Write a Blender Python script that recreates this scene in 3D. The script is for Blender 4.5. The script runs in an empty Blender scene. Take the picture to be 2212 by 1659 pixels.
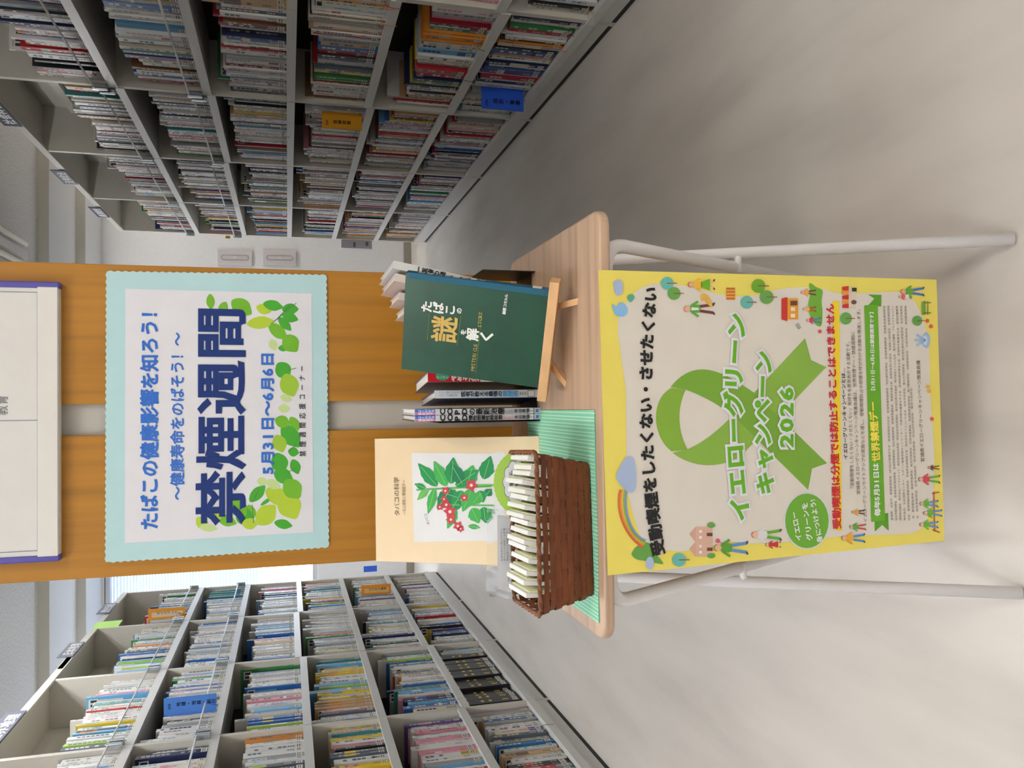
import bpy, math, random
import numpy as np
from mathutils import Vector, Matrix
random.seed(7)
C = bpy.context.scene.collection
sc = bpy.context.scene
# ---------------------------------------------------------------- camera (the photograph lies on its side: image right = down)
H, F_PX, PITCH, YAW, ROLL = 0.97, 1774.52, 0.2667, 0.0194, -0.0065
Fw = np.array([math.sin(YAW)*math.cos(PITCH), math.cos(YAW)*math.cos(PITCH), -math.sin(PITCH)])
R0 = np.array([math.cos(YAW), -math.sin(YAW), 0.0]); U0 = np.cross(R0, Fw)
Rv = R0*math.cos(ROLL)+U0*math.sin(ROLL); Uv = -R0*math.sin(ROLL)+U0*math.cos(ROLL)
CAM = np.array([0, 0, H])
cd = bpy.data.cameras.new('camera'); cam = bpy.data.objects.new('camera', cd); C.objects.link(cam)
cd.sensor_fit = 'HORIZONTAL'; cd.sensor_width = 36; cd.lens = F_PX/2212*36; cd.clip_start = .02
xa, ya, za = -Uv, Rv, -Fw
cam.matrix_world = Matrix(((xa[0], ya[0], za[0], 0), (xa[1], ya[1], za[1], 0), (xa[2], ya[2], za[2], H), (0, 0, 0, 1)))
sc.camera = cam
# ---------------------------------------------------------------- daylight outside, exposure
w = bpy.data.worlds.new('world'); sc.world = w; w.use_nodes = True
w.node_tree.nodes['Background'].inputs[0].default_value = (.82, .9, 1, 1)
w.node_tree.nodes['Background'].inputs[1].default_value = 5.0
sc.view_settings.view_transform = 'Standard'; sc.view_settings.look = 'None'
sc.view_settings.gamma = 1; sc.view_settings.use_curve_mapping = False
sc.view_settings.exposure = -0.05
LAMP_W = 5.0          # watts of one fluorescent tube pair
LAMPS = [(-.78, y) for y in (-1.6, .1, 1.8, 3.5)] + [(-2.9, .1), (-2.9, 4.6), (.8, -1.6), (2.9, .3), (2.9, 4.4), (.8, -.1)]  # added fill light: both far-end lamps, right near end, right at viewer level
CROSS = [(-2.4, 5.93), (-.05, 5.93), (2.3, 5.93)]   # across the far aisle, behind the beam; outer two added out of view to brighten the far wall
# ---------------------------------------------------------------- helpers
def lin(c):
    return tuple((x/255/12.92 if x/255 <= .04045 else ((x/255+.055)/1.055)**2.4) for x in c)
_m = {}
def mat(rgb, rough=.55, metal=0, name=None, spec=.4, kind=None, **k):
    key = (tuple(rgb), rough, metal, kind, tuple(sorted(k.items())))
    if key in _m: return _m[key]
    m = bpy.data.materials.new(name or 'surface_%02x%02x%02x' % tuple(int(x) for x in rgb)); m.use_nodes = True
    nt = m.node_tree; b = nt.nodes['Principled BSDF']; N = nt.nodes.new; L = nt.links.new
    b.inputs['Base Color'].default_value = (*lin(rgb), 1); b.inputs['Roughness'].default_value = rough
    b.inputs['Metallic'].default_value = metal; b.inputs['Specular IOR Level'].default_value = spec
    tc = N('ShaderNodeTexCoord')
    def noise(scale, stretch=(1, 1, 1), detail=4):
        mp = N('ShaderNodeMapping'); mp.inputs['Scale'].default_value = stretch
        n = N('ShaderNodeTexNoise'); n.inputs['Scale'].default_value = scale; n.inputs['Detail'].default_value = detail
        L(tc.outputs['Object'], mp.inputs[0]); L(mp.outputs[0], n.inputs['Vector']); return n.outputs[0]
    def ramp(fac, stops):
        r = N('ShaderNodeValToRGB'); e = r.color_ramp.elements
        while len(e) < len(stops): e.new(.5)
        for i, (p, c) in enumerate(stops): e[i].position = p; e[i].color = (*lin(c), 1)
        L(fac, r.inputs[0]); return r.outputs[0]
    sh = lambda f: tuple(min(255, x*f) for x in rgb)
    if kind == 'grain':        # wood: streaks along one axis
        ax = k.get('axis', 2); s = [60, 60, 60]; s[ax] = 2.2
        c = ramp(noise(1, tuple(s), 6), [(.3, sh(k.get('lo', .86))), (.52, rgb), (.75, sh(k.get('hi', 1.07)))])
        L(c, b.inputs['Base Color'])
        bp = N('ShaderNodeBump'); bp.inputs['Strength'].default_value = .05; L(noise(1, tuple(s)), bp.inputs['Height']); L(bp.outputs[0], b.inputs['Normal'])
    elif kind == 'floor':
        c = ramp(noise(1, (7, 1.6, 1), 5), [(.3, sh(.94)), (.5, rgb), (.72, sh(1.04))]); L(c, b.inputs['Base Color'])
        r = N('ShaderNodeMapRange'); r.inputs[3].default_value = rough-.05; r.inputs[4].default_value = rough+.12
        L(noise(1, (14, 4, 1)), r.inputs[0]); L(r.outputs[0], b.inputs['Roughness'])
        bp = N('ShaderNodeBump'); bp.inputs['Strength'].default_value = .035; bp.inputs['Distance'].default_value = .01
        L(noise(1, (9, 9, 9), 2), bp.inputs['Height']); L(bp.outputs[0], b.inputs['Normal'])
    elif kind == 'speckle':
        c = ramp(noise(k.get('scale', 160), (1, 1, 1), 3), [(.35, sh(.93)), (.5, rgb), (.65, sh(1.04))]); L(c, b.inputs['Base Color'])
    elif kind == 'mat':        # green cotton with rows of little white dashes
        sp = N('ShaderNodeSeparateXYZ'); L(tc.outputs['Object'], sp.inputs[0])
        def ma(op, a, bb=None):
            n = N('ShaderNodeMath'); n.operation = op
            for i, v in enumerate((a, bb)):
                if v is None: continue
                if isinstance(v, (int, float)): n.inputs[i].default_value = v
                else: L(v, n.inputs[i])
            return n.outputs[0]
        fx = ma('FRACT', ma('MULTIPLY', sp.outputs[0], 108)); fy = ma('FRACT', ma('MULTIPLY', sp.outputs[1], 210))
        row = ma('LESS_THAN', ma('ABSOLUTE', ma('SUBTRACT', ma('ABSOLUTE', ma('SUBTRACT', fx, .5)), .22)), .075)
        dot = ma('MULTIPLY', row, ma('LESS_THAN', fy, .55))
        mx = N('ShaderNodeMix'); mx.data_type = 'RGBA'; L(dot, mx.inputs[0]); mx.inputs[6].default_value = (*lin(rgb), 1); mx.inputs[7].default_value = (*lin((225, 238, 228)), 1)
        L(mx.outputs[2], b.inputs['Base Color'])
    elif kind == 'gradient':   # printed ramp between two inks, along local z
        sp = N('ShaderNodeSeparateXYZ'); L(tc.outputs['Generated'], sp.inputs[0])
        c = ramp(sp.outputs[k.get('axis', 2)], [(0, rgb), (1, (k['r2'], k['g2'], k['b2']))]); L(c, b.inputs['Base Color'])
    elif kind == 'film':
        b.inputs['Transmission Weight'].default_value = 1; b.inputs['IOR'].default_value = 1.12
        b.inputs['Specular IOR Level'].default_value = 1
        bp = N('ShaderNodeBump'); bp.inputs['Strength'].default_value = .35; bp.inputs['Distance'].default_value = .004; L(noise(60), bp.inputs['Height']); L(bp.outputs[0], b.inputs['Normal'])
        tr = N('ShaderNodeBsdfTransparent'); ms = N('ShaderNodeMixShader'); ms.inputs[0].default_value = k.get('f', .3)
        L(tr.outputs[0], ms.inputs[1]); L(b.outputs[0], ms.inputs[2]); L(ms.outputs[0], nt.nodes['Material Output'].inputs[0])
    elif kind == 'emit':
        b.inputs['Emission Color'].default_value = (*lin(rgb), 1); b.inputs['Emission Strength'].default_value = k.get('e', 4)
    elif kind == 'blind':
        t = N('ShaderNodeBsdfTranslucent'); t.inputs[0].default_value = (*lin(rgb), 1)
        ms = N('ShaderNodeMixShader'); ms.inputs[0].default_value = .35
        L(b.outputs[0], ms.inputs[1]); L(t.outputs[0], ms.inputs[2]); L(ms.outputs[0], nt.nodes['Material Output'].inputs[0])
    else:
        c = ramp(noise(k.get('scale', 35), (1, 1, 1), 3), [(.3, sh(.99)), (.7, sh(1.005))]); L(c, b.inputs['Base Color'])
    _m[key] = m; return m

class MB:
    def __init__(s): s.v, s.f, s.m = [], [], []
    def add(s, vs, fs, mi=0):
        n = len(s.v); s.v += [tuple(float(c) for c in p) for p in vs]
        for f in fs: s.f.append(tuple(n+i for i in f)); s.m.append(mi)
    def box(s, x0, x1, y0, y1, z0, z1, mi=0):
        s.add([(x, y, z) for x in (x0, x1) for y in (y0, y1) for z in (z0, z1)],
              [(0, 1, 3, 2), (4, 6, 7, 5), (0, 4, 5, 1), (2, 3, 7, 6), (0, 2, 6, 4), (1, 5, 7, 3)], mi)
    def obox(s, o, a, b, c, mi=0):      # corner and three edge vectors
        o, a, b, c = map(np.asarray, (o, a, b, c))
        s.add([o+a*i+b*j+c*k for i in (0, 1) for j in (0, 1) for k in (0, 1)],
              [(0, 1, 3, 2), (4, 6, 7, 5), (0, 4, 5, 1), (2, 3, 7, 6), (0, 2, 6, 4), (1, 5, 7, 3)], mi)
    def tube(s, pts, r, seg=12, mi=0, closed=False):
        P = [Vector(p) for p in pts]; n = len(P); rings = []
        up = Vector((0, 0, 1)); prev = None
        for i, p in enumerate(P):
            if closed: t = (P[(i+1) % n]-P[i-1]).normalized()
            else: t = (P[min(i+1, n-1)]-P[max(i-1, 0)]).normalized()
            if prev is None:
                a = t.cross(up if abs(t.z) < .9 else Vector((1, 0, 0))).normalized()
            else: a = (prev-t*prev.dot(t)).normalized()
            prev = a; b = t.cross(a); rr = r[i] if isinstance(r, (list, tuple)) else r
            rings.append([p+a*rr*math.cos(2*math.pi*j/seg)+b*rr*math.sin(2*math.pi*j/seg) for j in range(seg)])
        vs = [q for ring in rings for q in ring]; fs = []
        for i in range(n if closed else n-1):
            k = (i+1) % n
            for j in range(seg): fs.append((k*seg+j, k*seg+(j+1) % seg, i*seg+(j+1) % seg, i*seg+j))
        if not closed: fs.append(tuple(range(seg))); fs.append(tuple((n-1)*seg+j for j in range(seg))[::-1])
        s.add(vs, fs, mi)
    def build(s, name, mats, parent=None, smooth=False, kind=None, bevel=0, shift=True):
        if not isinstance(mats, (list, tuple)): mats = [mats]
        V = np.array(s.v, float)
        if parent is not None: o = WL[parent.name]
        else: o = np.array([(V[:, 0].min()+V[:, 0].max())/2, (V[:, 1].min()+V[:, 1].max())/2, V[:, 2].min()])
        me = bpy.data.meshes.new(name); me.from_pydata((V-o).tolist(), [], s.f)
        for m in mats: me.materials.append(m)
        if len(mats) > 1: me.polygons.foreach_set('material_index', s.m)
        if smooth: me.polygons.foreach_set('use_smooth', [len(f_) == 4 for f_ in s.f])
        me.update(); ob = bpy.data.objects.new(name, me); C.objects.link(ob)
        if parent is not None: ob.parent = parent
        else: ob.location = o
        WL[ob.name] = o if parent is None else WL[parent.name]
        if bevel:
            bv = ob.modifiers.new('edge', 'BEVEL'); bv.width = bevel; bv.segments = 3; bv.limit_method = 'ANGLE'
        if kind: ob['kind'] = kind
        return ob
WL = {}
def tag(o, label, cat, group=None, kind=None):
    o['label'] = label; o['category'] = cat
    if group: o['group'] = group
    if kind: o['kind'] = kind
    return o
def thing(name, label, cat, loc, group=None):
    o = bpy.data.objects.new(name, None); C.objects.link(o); o.location = loc; o.empty_display_size = .05
    WL[o.name] = np.array(loc, float); return tag(o, label, cat, group)
def struct(name, mb, m, **k): o = mb.build(name, m, **k); o['kind'] = 'structure'; return o
# sight lines of the survey: a point of the photograph turned into a point on a real plane
def ray(X, Y): return Fw+Rv*((1659-Y)-829.5)/F_PX-Uv*(X-1106)/F_PX
def onz(X, Y, z): d = ray(X, Y); return CAM+d*((z-H)/d[2])
def ony(X, Y, y): d = ray(X, Y); return CAM+d*(y/d[1])
def onx(X, Y, x): d = ray(X, Y); return CAM+d*(x/d[0])
def proj(P):
    d = np.asarray(P, float)-CAM; D = d@Fw
    return 829.5+F_PX*(d@Rv)/D, 1106-F_PX*(d@Uv)/D, D
class Plane:
    def __init__(s, o, e1, e2):
        s.o = np.array(o, float); s.e1 = np.array(e1, float); s.e1 /= np.linalg.norm(s.e1)
        e2 = np.array(e2, float); e2 -= s.e1*(e2@s.e1); s.e2 = e2/np.linalg.norm(e2)
        s.n = np.cross(s.e1, s.e2)
        if s.n@(CAM-s.o) < 0: s.n = -s.n
    def q(s, P):
        d = ray(*P); t = ((s.o-CAM)@s.n)/(d@s.n); r = CAM+d*t-s.o; return np.array([r@s.e1, r@s.e2])
    def pt(s, a, b, l=0): return s.o+s.e1*a+s.e2*b+s.n*l
_g = {}
def glyph(ch, fat):
    k = (ch, fat)
    if k in _g: return _g[k]
    c = bpy.data.curves.new('t', 'FONT'); c.body = ch; c.size = 1; c.resolution_u = 2
    if fat: c.bevel_depth = fat; c.bevel_resolution = 0
    o = bpy.data.objects.new('t', c); C.objects.link(o); bpy.context.view_layer.update()
    m = bpy.data.meshes.new_from_object(o.evaluated_get(bpy.context.evaluated_depsgraph_get()))
    vs = [(v.co.x, v.co.y, v.co.z) for v in m.vertices]; fs = [tuple(p.vertices) for p in m.polygons]
    bpy.data.objects.remove(o); bpy.data.curves.remove(c); bpy.data.meshes.remove(m)
    _g[k] = (vs, fs); return _g[k]
def adv(ch): return 1.0 if ord(ch) > 0x2000 else .6
class Print:
    """flat print lying on a plane; one part per ink"""
    def __init__(s, pl): s.pl = pl; s.L = {}; s.k = 0
    def mb(s, col, name): return s.L.setdefault((tuple(col), name), MB())
    def loc(s, P): return s.pl.q(P)
    def poly(s, pts, col, lift=.0004, name='printed_picture', smooth=False, px=True):
        P = [s.loc(p) if px else np.array(p, float) for p in pts]
        if smooth:
            n = len(P); Q = []
            for i in range(n):
                a, b, c, d = P[i-1], P[i], P[(i+1) % n], P[(i+2) % n]
                for t in (0, .25, .5, .75):
                    Q.append(.5*((2*b)+(-a+c)*t+(2*a-5*b+4*c-d)*t*t+(-a+3*b-3*c+d)*t**3))
            P = Q
        s.mb(col, name).add([s.pl.pt(*p, lift) for p in P], [tuple(range(len(P)))])
    def ell(s, c, rx, ry, col, lift=.0005, name='printed_picture', n=20, a0=0, zig=0):
        s.poly([(c[0]+rx*(1+(zig if i % 2 else 0))*math.cos(2*math.pi*i/n+a0), c[1]+ry*(1+(zig if i % 2 else 0))*math.sin(2*math.pi*i/n+a0)) for i in range(n)], col, lift, name)
    def line(s, a, b, wpx, col, lift=.0006, name='printed_picture'):
        a = np.array(a, float); b = np.array(b, float); d = b-a; d /= max(1e-6, np.linalg.norm(d)); n = np.array([-d[1], d[0]])*wpx/2
        s.poly([a+n, b+n, b-n, a-n], col, lift, name)
    def chars(s, cells, col, fat=0, lift=.0008, name='lettering'):
        """cells: (char, origin, x vector of one em, y vector of one em) in plane units"""
        m = s.mb(col, name)
        for ch, o, ex, ey in cells:
            if ch in ' \u3000': continue
            vs, fs = glyph(ch, fat)
            k = np.linalg.norm(ey)*.06; m.add([s.pl.pt(*(o+ex*x+ey*y), lift+k*z) for x, y, z in vs], fs)
    def text(s, t, P0, P1, hpx, col, fat=0, lift=.0008, name='lettering', arc=0):
        """line of writing from P0 to P1 (photo points of its baseline), hpx = em height in photo pixels; arc bends it upward"""
        A, B = s.loc(P0), s.loc(P1); tot = sum(adv(c) for c in t); d = (B-A)/tot; L = np.linalg.norm(B-A)
        hn = np.array([-(d[1]), d[0]]); hn /= np.linalg.norm(hn)
        pxl = L/np.linalg.norm(np.array(P1, float)-np.array(P0, float)); em = hpx*pxl; arcm = arc*pxl
        cells = []; x = 0; ux = d/np.linalg.norm(d)
        for ch in t:
            a = adv(ch); tm = (x+a/2)/tot; off = arcm*4*tm*(1-tm); sl = arcm*4*(1-2*tm)/L; th = math.atan(sl)
            e1 = ux*math.cos(th)+hn*math.sin(th); e2 = -ux*math.sin(th)+hn*math.cos(th)
            wd = np.linalg.norm(d); o = A+d*(x+a/2)+hn*off-e1*wd*a/2+e2*em*.08
            cells.append((ch, o, e1*wd, e2*em)); x += a
        s.chars(cells, col, fat, lift, name)
    def vtext(s, t, P0, P1, wpx, col, fat=0, lift=.0008, name='lettering'):
        """column of upright characters from P0 (top) to P1 (bottom), centred on that line"""
        A, B = s.loc(P0), s.loc(P1); n = len(t); d = (B-A)/n; h = np.linalg.norm(d); dn = d/h; rt = np.array([-dn[1], dn[0]])
        pxl = np.linalg.norm(B-A)/np.linalg.norm(np.array(P1, float)-np.array(P0, float)); wd = wpx*pxl; cells = []
        for i, ch in enumerate(t):
            sc_ = .64 if ord(ch) < 0x2000 else 1
            cells.append((ch, A+d*(i+1)-dn*h*.1-rt*wd*.5, rt*wd/sc_ if sc_ < 1 else rt*wd, -dn*h*.98))
        s.chars(cells, col, fat, lift, name)
    def finish(s, parent, rough=.5):
        for (col, name), m in s.L.items():
            m.build(name, mat(col, rough, spec=.3), parent)
WHITE = (232, 232, 230)
# ================================================================ the room
FL = mat((214, 208, 201), .3, name='vinyl_floor', kind='floor', spec=.45)
b = MB(); b.box(-4.2, 4.2, -2.6, 6.6, -.05, 0); struct('floor', b, FL)
CEIL = mat((226, 226, 226), .9, name='ceiling_board', kind='speckle', scale=90)
b = MB(); b.box(-4.2, 4.2, -2.6, 6.12, 2.345, 2.42); struct('ceiling', b, CEIL)
WL_ = mat((226, 226, 228), .8, name='painted_wall')
GRB = mat((190, 187, 178), .8, name='beam_paint')
for i, (y0, y1) in enumerate(((5.23, 5.75), (6.11, 6.6))):
    b = MB(); b.box(-4.2, 4.2, y0, y0+.012, 2.287, 2.345 if i == 0 else 2.42); struct('trim_%d' % (2*i+1), b, mat((206, 203, 192), .8))
    b = MB(); b.box(-4.2, 4.2, y0+.012, y1, 2.287, 2.345 if i == 0 else 2.42); struct('trim_%d' % (2*i+2), b, mat((225, 227, 230), .8))
b = MB(); b.box(-4.3, -4.2, -2.6, 6.6, 0, 2.42); struct('wall_left', b, WL_)
b = MB(); b.box(4.2, 4.3, -2.6, 6.6, 0, 2.42); struct('wall_right', b, WL_)
b = MB(); b.box(-4.2, 4.2, -2.7, -2.6, 0, 2.42); struct('wall_near', b, WL_)
WX0, WX1, WZ0, WZ1 = -3.4, -.35, .75, 2.27
b = MB(); b.box(-4.2, WX0, 6.6, 6.7, 0, 2.42); b.box(WX1, 4.2, 6.6, 6.7, 0, 2.42)
b.box(WX0, WX1, 6.6, 6.7, 0, WZ0); b.box(WX0, WX1, 6.6, 6.7, WZ1, 2.42); struct('wall_far', b, WL_)
b = MB(); b.box(-4.2, 4.2, 6.588, 6.6, 0, .06); struct('baseboard_far', b, mat((150, 143, 133), .5))
# the window: frame, panes, blind of thin slats
win = bpy.data.objects.new('window_1', None); C.objects.link(win); win.location = ((WX0+WX1)/2, 6.65, WZ0); win['kind'] = 'structure'; WL[win.name] = np.array(win.location)
ALU = mat((205, 208, 210), .35, .3)
b = MB()
for z0, z1 in ((WZ0, WZ0+.04), (WZ1-.04, WZ1)): b.box(WX0, WX1, 6.63, 6.68, z0, z1)
for x in (WX0, -2.5, -1.72, WX1-.04): b.box(x, x+.04, 6.63, 6.68, WZ0+.04, WZ1-.04)
b.build('window_frame', ALU, win)
for x, xb_ in ((WX0, -2.5), (-2.5, -1.72), (-1.72, WX1-.04)):
    b = MB(); b.box(x+.04, xb_, 6.652, 6.656, WZ0+.04, WZ1-.04); b.build('window_pane', mat((240, 245, 250), .02, kind='film', f=.06), win)
bl = thing('venetian_blind', 'pale blue-white venetian blind half drawn over the far window', 'blind', ((WX0+WX1)/2, 6.62, 1.2))
b = MB(); b.box(WX0+.02, WX1-.02, 6.602, 6.632, 2.235, 2.262); b.build('head_rail', ALU, bl)
SL = mat((226, 234, 244), .5, kind='blind'); z = 2.22; s0 = None
while z > 1.2:
    if s0 is None:
        b = MB(); b.obox((WX0+.02, 6.604, z), (WX1-WX0-.04, 0, 0), (0, .008, .0195), (0, .0008, -.0003)); s0 = b.build('slat', SL, bl); z00 = z
    else:
        o = s0.copy(); C.objects.link(o); o.parent = bl; o.location = (0, 0, z-z00)
    z -= .0217
# switch plates on the far wall
for i, (z0, z1) in enumerate(((1.226, 1.478), (.899, 1.147))):
    t = thing('wall_plate', ('upper' if i == 0 else 'lower')+' pale wall plate with rounded outline beside the right bookcase end', 'wall plate', (1.11, 6.59, z0))
    b = MB(); b.box(1.047+.01*i, 1.165+.01*i, 6.585, 6.6, z0, z1); b.build('plate', mat((205, 200, 203), .5), t, bevel=.003)
    P = [(1.106+.01*i+.018*math.cos(a)+0, 6.583, (z0+z1)/2+(.08 if math.sin(a) > 0 else -.08)+.018*math.sin(a)) for a in [2*math.pi*j/24 for j in range(24)]]
    b = MB(); b.tube(P, .0016, 6, closed=True); b.build('inner_rim', mat((170, 160, 160), .5), t)
    b = MB(); b.box(1.098+.01*i, 1.114+.01*i, 6.580, 6.585, (z0+z1)/2-.012, (z0+z1)/2+.012); b.build('rocker', mat((215, 212, 214), .4), t)
# fluorescent fixtures
def fixture(x, y, on, label):
    t = thing('ceiling_light', label, 'ceiling light', (x, y, 2.30), 'fluorescent fixtures on the ceiling' if on else None)
    b = MB(); b.box(x-.09, x+.09, y-.62, y+.62, 2.325, 2.345); b.build('base_plate', mat((228, 228, 228), .6), t)
    b = MB(); b.add([(x-.045, y-.61, 2.325), (x+.045, y-.61, 2.325), (x+.02, y-.61, 2.29), (x-.02, y-.61, 2.29), (x-.045, y+.61, 2.325), (x+.045, y+.61, 2.325), (x+.02, y+.61, 2.29), (x-.02, y+.61, 2.29)],
        [(0, 1, 2, 3), (7, 6, 5, 4), (0, 4, 5, 1), (1, 5, 6, 2), (2, 6, 7, 3), (3, 7, 4, 0)]); b.build('reflector', mat((232, 232, 232), .4), t)
    for s in (-1, 1):
        b = MB(); b.tube([(x+s*.055, y-.59, 2.297), (x+s*.055, y+.59, 2.297)], .0145, 12)
        b.build('tube', mat((250, 250, 250) if x < .5 else (250, 242, 228), .4, kind='emit', e=24 if on else 0), t, smooth=True)
    if on:
        l = bpy.data.lights.new('tube_light', 'AREA'); l.shape = 'RECTANGLE'; l.size = .2; l.size_y = 1.15; l.energy = LAMP_W; l.color = (1, 1, 1) if x < .5 else (1, .95, .87)
        o = bpy.data.objects.new('tube_light', l); C.objects.link(o); o.parent = t; o.location = (0, 0, -.025)
    return t
for n, (x, y) in enumerate(LAMPS):
    fixture(x, y, True, 'lit twin-tube fluorescent fixture '+('above the left aisle, nearest the entrance wall', 'above the left aisle, level with the viewer', 'above the left aisle, just past the table', 'above the left aisle, beside the shelf signs', 'beyond the left bookcase, near end', 'added as fill beyond the left bookcase, far end',
            'above the right aisle, nearest the entrance wall', 'added as fill beyond the right bookcase, near end', 'added as fill beyond the right bookcase, far end', 'added as fill above the right aisle, level with the viewer')[n])
for n, (x, y) in enumerate(CROSS):
    f_ = fixture(x, y, True, 'lit fluorescent fixture across the far aisle, %s' % ('added as fill behind the left bookcase', 'behind the wooden end', 'added as fill behind the right bookcase')[n]); f_.rotation_euler = (0, 0, math.pi/2)
fixture(.79, 4.24, False, 'unlit white fluorescent fixture on the ceiling above the right aisle')
# ================================================================ bookcases
STEEL = mat((206, 202, 192), .42, name='beige_steel', spec=.5); LIP = mat((214, 214, 212), .34, name='shelf_lip', spec=.55)
GAP_SHADE = mat((52, 50, 46), .6, name='painted_gap_shade'); DARK = mat((40, 40, 42), .6); CHR = mat((190, 200, 205), .18, .9)  # back sheet colour has the shade of the shelf gaps painted in
XL, XR = -1.1572, 1.1352
ROWS = {-1: [1.5065, 1.2281, .918, .6515, .3568, .088], 1: [1.5565, 1.2571, .9605, .6606, .3703, .088]}
BAYS = {-1: [1.42, 2.24, 3.06, 3.88, 4.70, 5.52], 1: [1.43, 2.315, 3.20, 4.085, 4.97, 5.86]}
TOPZ = {-1: 1.955, 1: 2.03}; XF = {-1: XL, 1: XR}; DEP = .21
def jog(side, row, bay): return {(-1, 2, 3): .022, (-1, 1, 3): .0, (1, 1, 2): -.012, (1, 3, 1): .012, (1, 4, 1): -.02, (-1, 4, 2): -.02, (1, 0, 1): .018}.get((side, row, bay), 0)
for sd in (-1, 1):
    x = XF[sd]; ys = BAYS[sd]; side = 'left' if sd < 0 else 'right'
    t = thing('bookcase', 'tall beige steel bookcase full of books along the %s aisle' % side, 'bookcase', (x+sd*DEP/2, (ys[0]+ys[-1])/2, 0))
    xx = lambda a, b_: (min(x+sd*a, x+sd*b_), max(x+sd*a, x+sd*b_))
    for y in ys:
        b = MB(); b.box(*xx(.004, DEP), y-.011, y+.011, .0, TOPZ[sd]-.001); b.build('upright', STEEL, t)
    for k in range(5):
        y0, y1 = ys[k]+.0115, ys[k+1]-.0115
        b = MB(); b.box(*xx(DEP-.006, DEP), y0, y1, .09, ROWS[sd][0]+.1); b.build('added_back_panel', GAP_SHADE, t)  # dark sheet added across the open back, coloured as the shade behind
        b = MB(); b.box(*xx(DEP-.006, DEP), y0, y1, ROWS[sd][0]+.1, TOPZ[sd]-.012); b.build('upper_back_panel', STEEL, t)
        b = MB(); b.box(*xx(.0, .012), y0-.011, y1+.011, TOPZ[sd]-.03, TOPZ[sd]); b.box(*xx(.012, DEP), y0-.011, y1+.011, TOPZ[sd]-.012, TOPZ[sd]); b.build('top_board', STEEL, t)
        b = MB(); b.box(*xx(DEP-.03, DEP-.006), y0, y1, TOPZ[sd]-.16, TOPZ[sd]-.125); b.build('back_rail', STEEL, t)
        for r, z in enumerate(ROWS[sd][:5]):
            z += jog(sd, r, k)
            b = MB(); b.box(*xx(.0, .010), y0-.009, y1+.009, z-.024, z+.006); b.box(*xx(.010, DEP-.006), y0, y1, z-.018, z); b.build('shelf', LIP, t)
        b = MB(); b.box(*xx(.004, DEP), y0, y1, .016, .086); b.box(*xx(-.004, .016), y0-.01, y1+.01, .062, .092); b.build('base', LIP, t)
        b = MB(); b.box(*xx(.006, .03), y0-.01, y1+.01, 0, .016); b.build('kick_strip', DARK, t)
        for r in (0, 1):
            z = ROWS[sd][r]+jog(sd, r, k)+.052
            b = MB(); b.tube([(x-sd*.012, y0+.015, z), (x-sd*.012, y1-.015, z)], .0036, 8); rod = b.build('guard_rod', mat((214, 216, 216), .35), t, smooth=True)
            for yy in (y0+.006, y1-.006):
                b = MB(); b.box(*xx(-.018, .004), yy-.008, yy+.008, z-.045, z+.008); b.build('rod_clamp', CHR, rod, bevel=.003)
# the double-sided bookcase behind the table, its end made of two oiled wood boards
OAK = mat((180, 124, 40), .42, name='oiled_oak', kind='grain', axis=2, lo=.9, hi=1.05, spec=.35)
PY = 1.365
t = thing('bookcase', 'central double-sided bookcase whose orange wooden end stands behind the table', 'bookcase', (-.024, 3.4, 0))
for x0, x1 in ((-.262, -.047), (.0, .213)):
    b = MB(); b.box(x0, x1, PY, PY+.022, .0, 2.0); b.build('end_board', OAK, t, bevel=.0015)
b = MB(); b.box(-.05, .003, PY+.012, PY+.03, 0, 1.995); b.build('end_post', mat((190, 187, 178), .6), t)
b = MB(); b.box(-.027, -.021, PY+.03, 5.4, .09, 1.98); b.build('added_back_panel', STEEL, t)  # unseen divider, added to stop light passing between the aisles
for y in (2.2, 3.02, 3.84, 4.66, 5.4):
    b = MB(); b.box(-.245, .196, y-.01, y+.01, 0, 2.0); b.build('upright', STEEL, t)
for z in (.088, .37, .66, .95, 1.24, 1.53, 1.99):
    for x0, x1 in ((-.245, -.028), (-.02, .196)):
        b = MB(); b.box(x0, x1, PY+.03, 5.4, z-.02, z); b.build('shelf', STEEL, t)
# ---------------------------------------------------------------- books on the shelves
PAL = {'white': (226, 226, 224), 'ivory': (224, 216, 196), 'grey': (168, 168, 168), 'black': (36, 36, 42), 'navy': (34, 44, 84), 'blue': (48, 104, 178),
       'sky blue': (110, 176, 222), 'teal': (60, 140, 140), 'green': (60, 140, 80), 'lime': (160, 200, 80), 'yellow': (226, 196, 60), 'orange': (222, 140, 52),
       'red': (184, 38, 48), 'crimson': (140, 26, 44), 'pink': (222, 150, 170), 'purple': (96, 66, 130), 'brown': (120, 84, 56), 'tan': (206, 168, 122), 'slate': (92, 104, 116)}
PN = list(PAL); PI = {n: i for i, n in enumerate(PN)}
BM = [mat(PAL[n], .38, name=n.replace(' ', '_')+'_cover', spec=.45) for n in PN]
PAGE = mat((222, 216, 200), .8, name='paper_edges'); STK = mat((226, 224, 216), .5, name='call_sticker'); INK = mat((60, 60, 66), .6, name='sticker_print')
ALLM = BM+[PAGE, STK, INK]; iP, iS, iI = len(PN), len(PN)+1, len(PN)+2
MIX = {-1: [('white', 70), ('ivory', 12), ('grey', 6), ('sky blue', 8), ('blue', 6), ('navy', 3), ('teal', 3), ('green', 2), ('lime', 2), ('yellow', 3), ('orange', 2), ('red', 2), ('pink', 4), ('black', 2), ('purple', 1), ('slate', 2)],
       1: [('white', 38), ('ivory', 12), ('grey', 10), ('sky blue', 3), ('blue', 4), ('navy', 4), ('black', 6), ('slate', 4), ('red', 5), ('crimson', 3), ('brown', 3), ('tan', 4), ('yellow', 3), ('orange', 2), ('green', 2), ('teal', 2), ('pink', 2), ('purple', 3)]}
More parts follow.
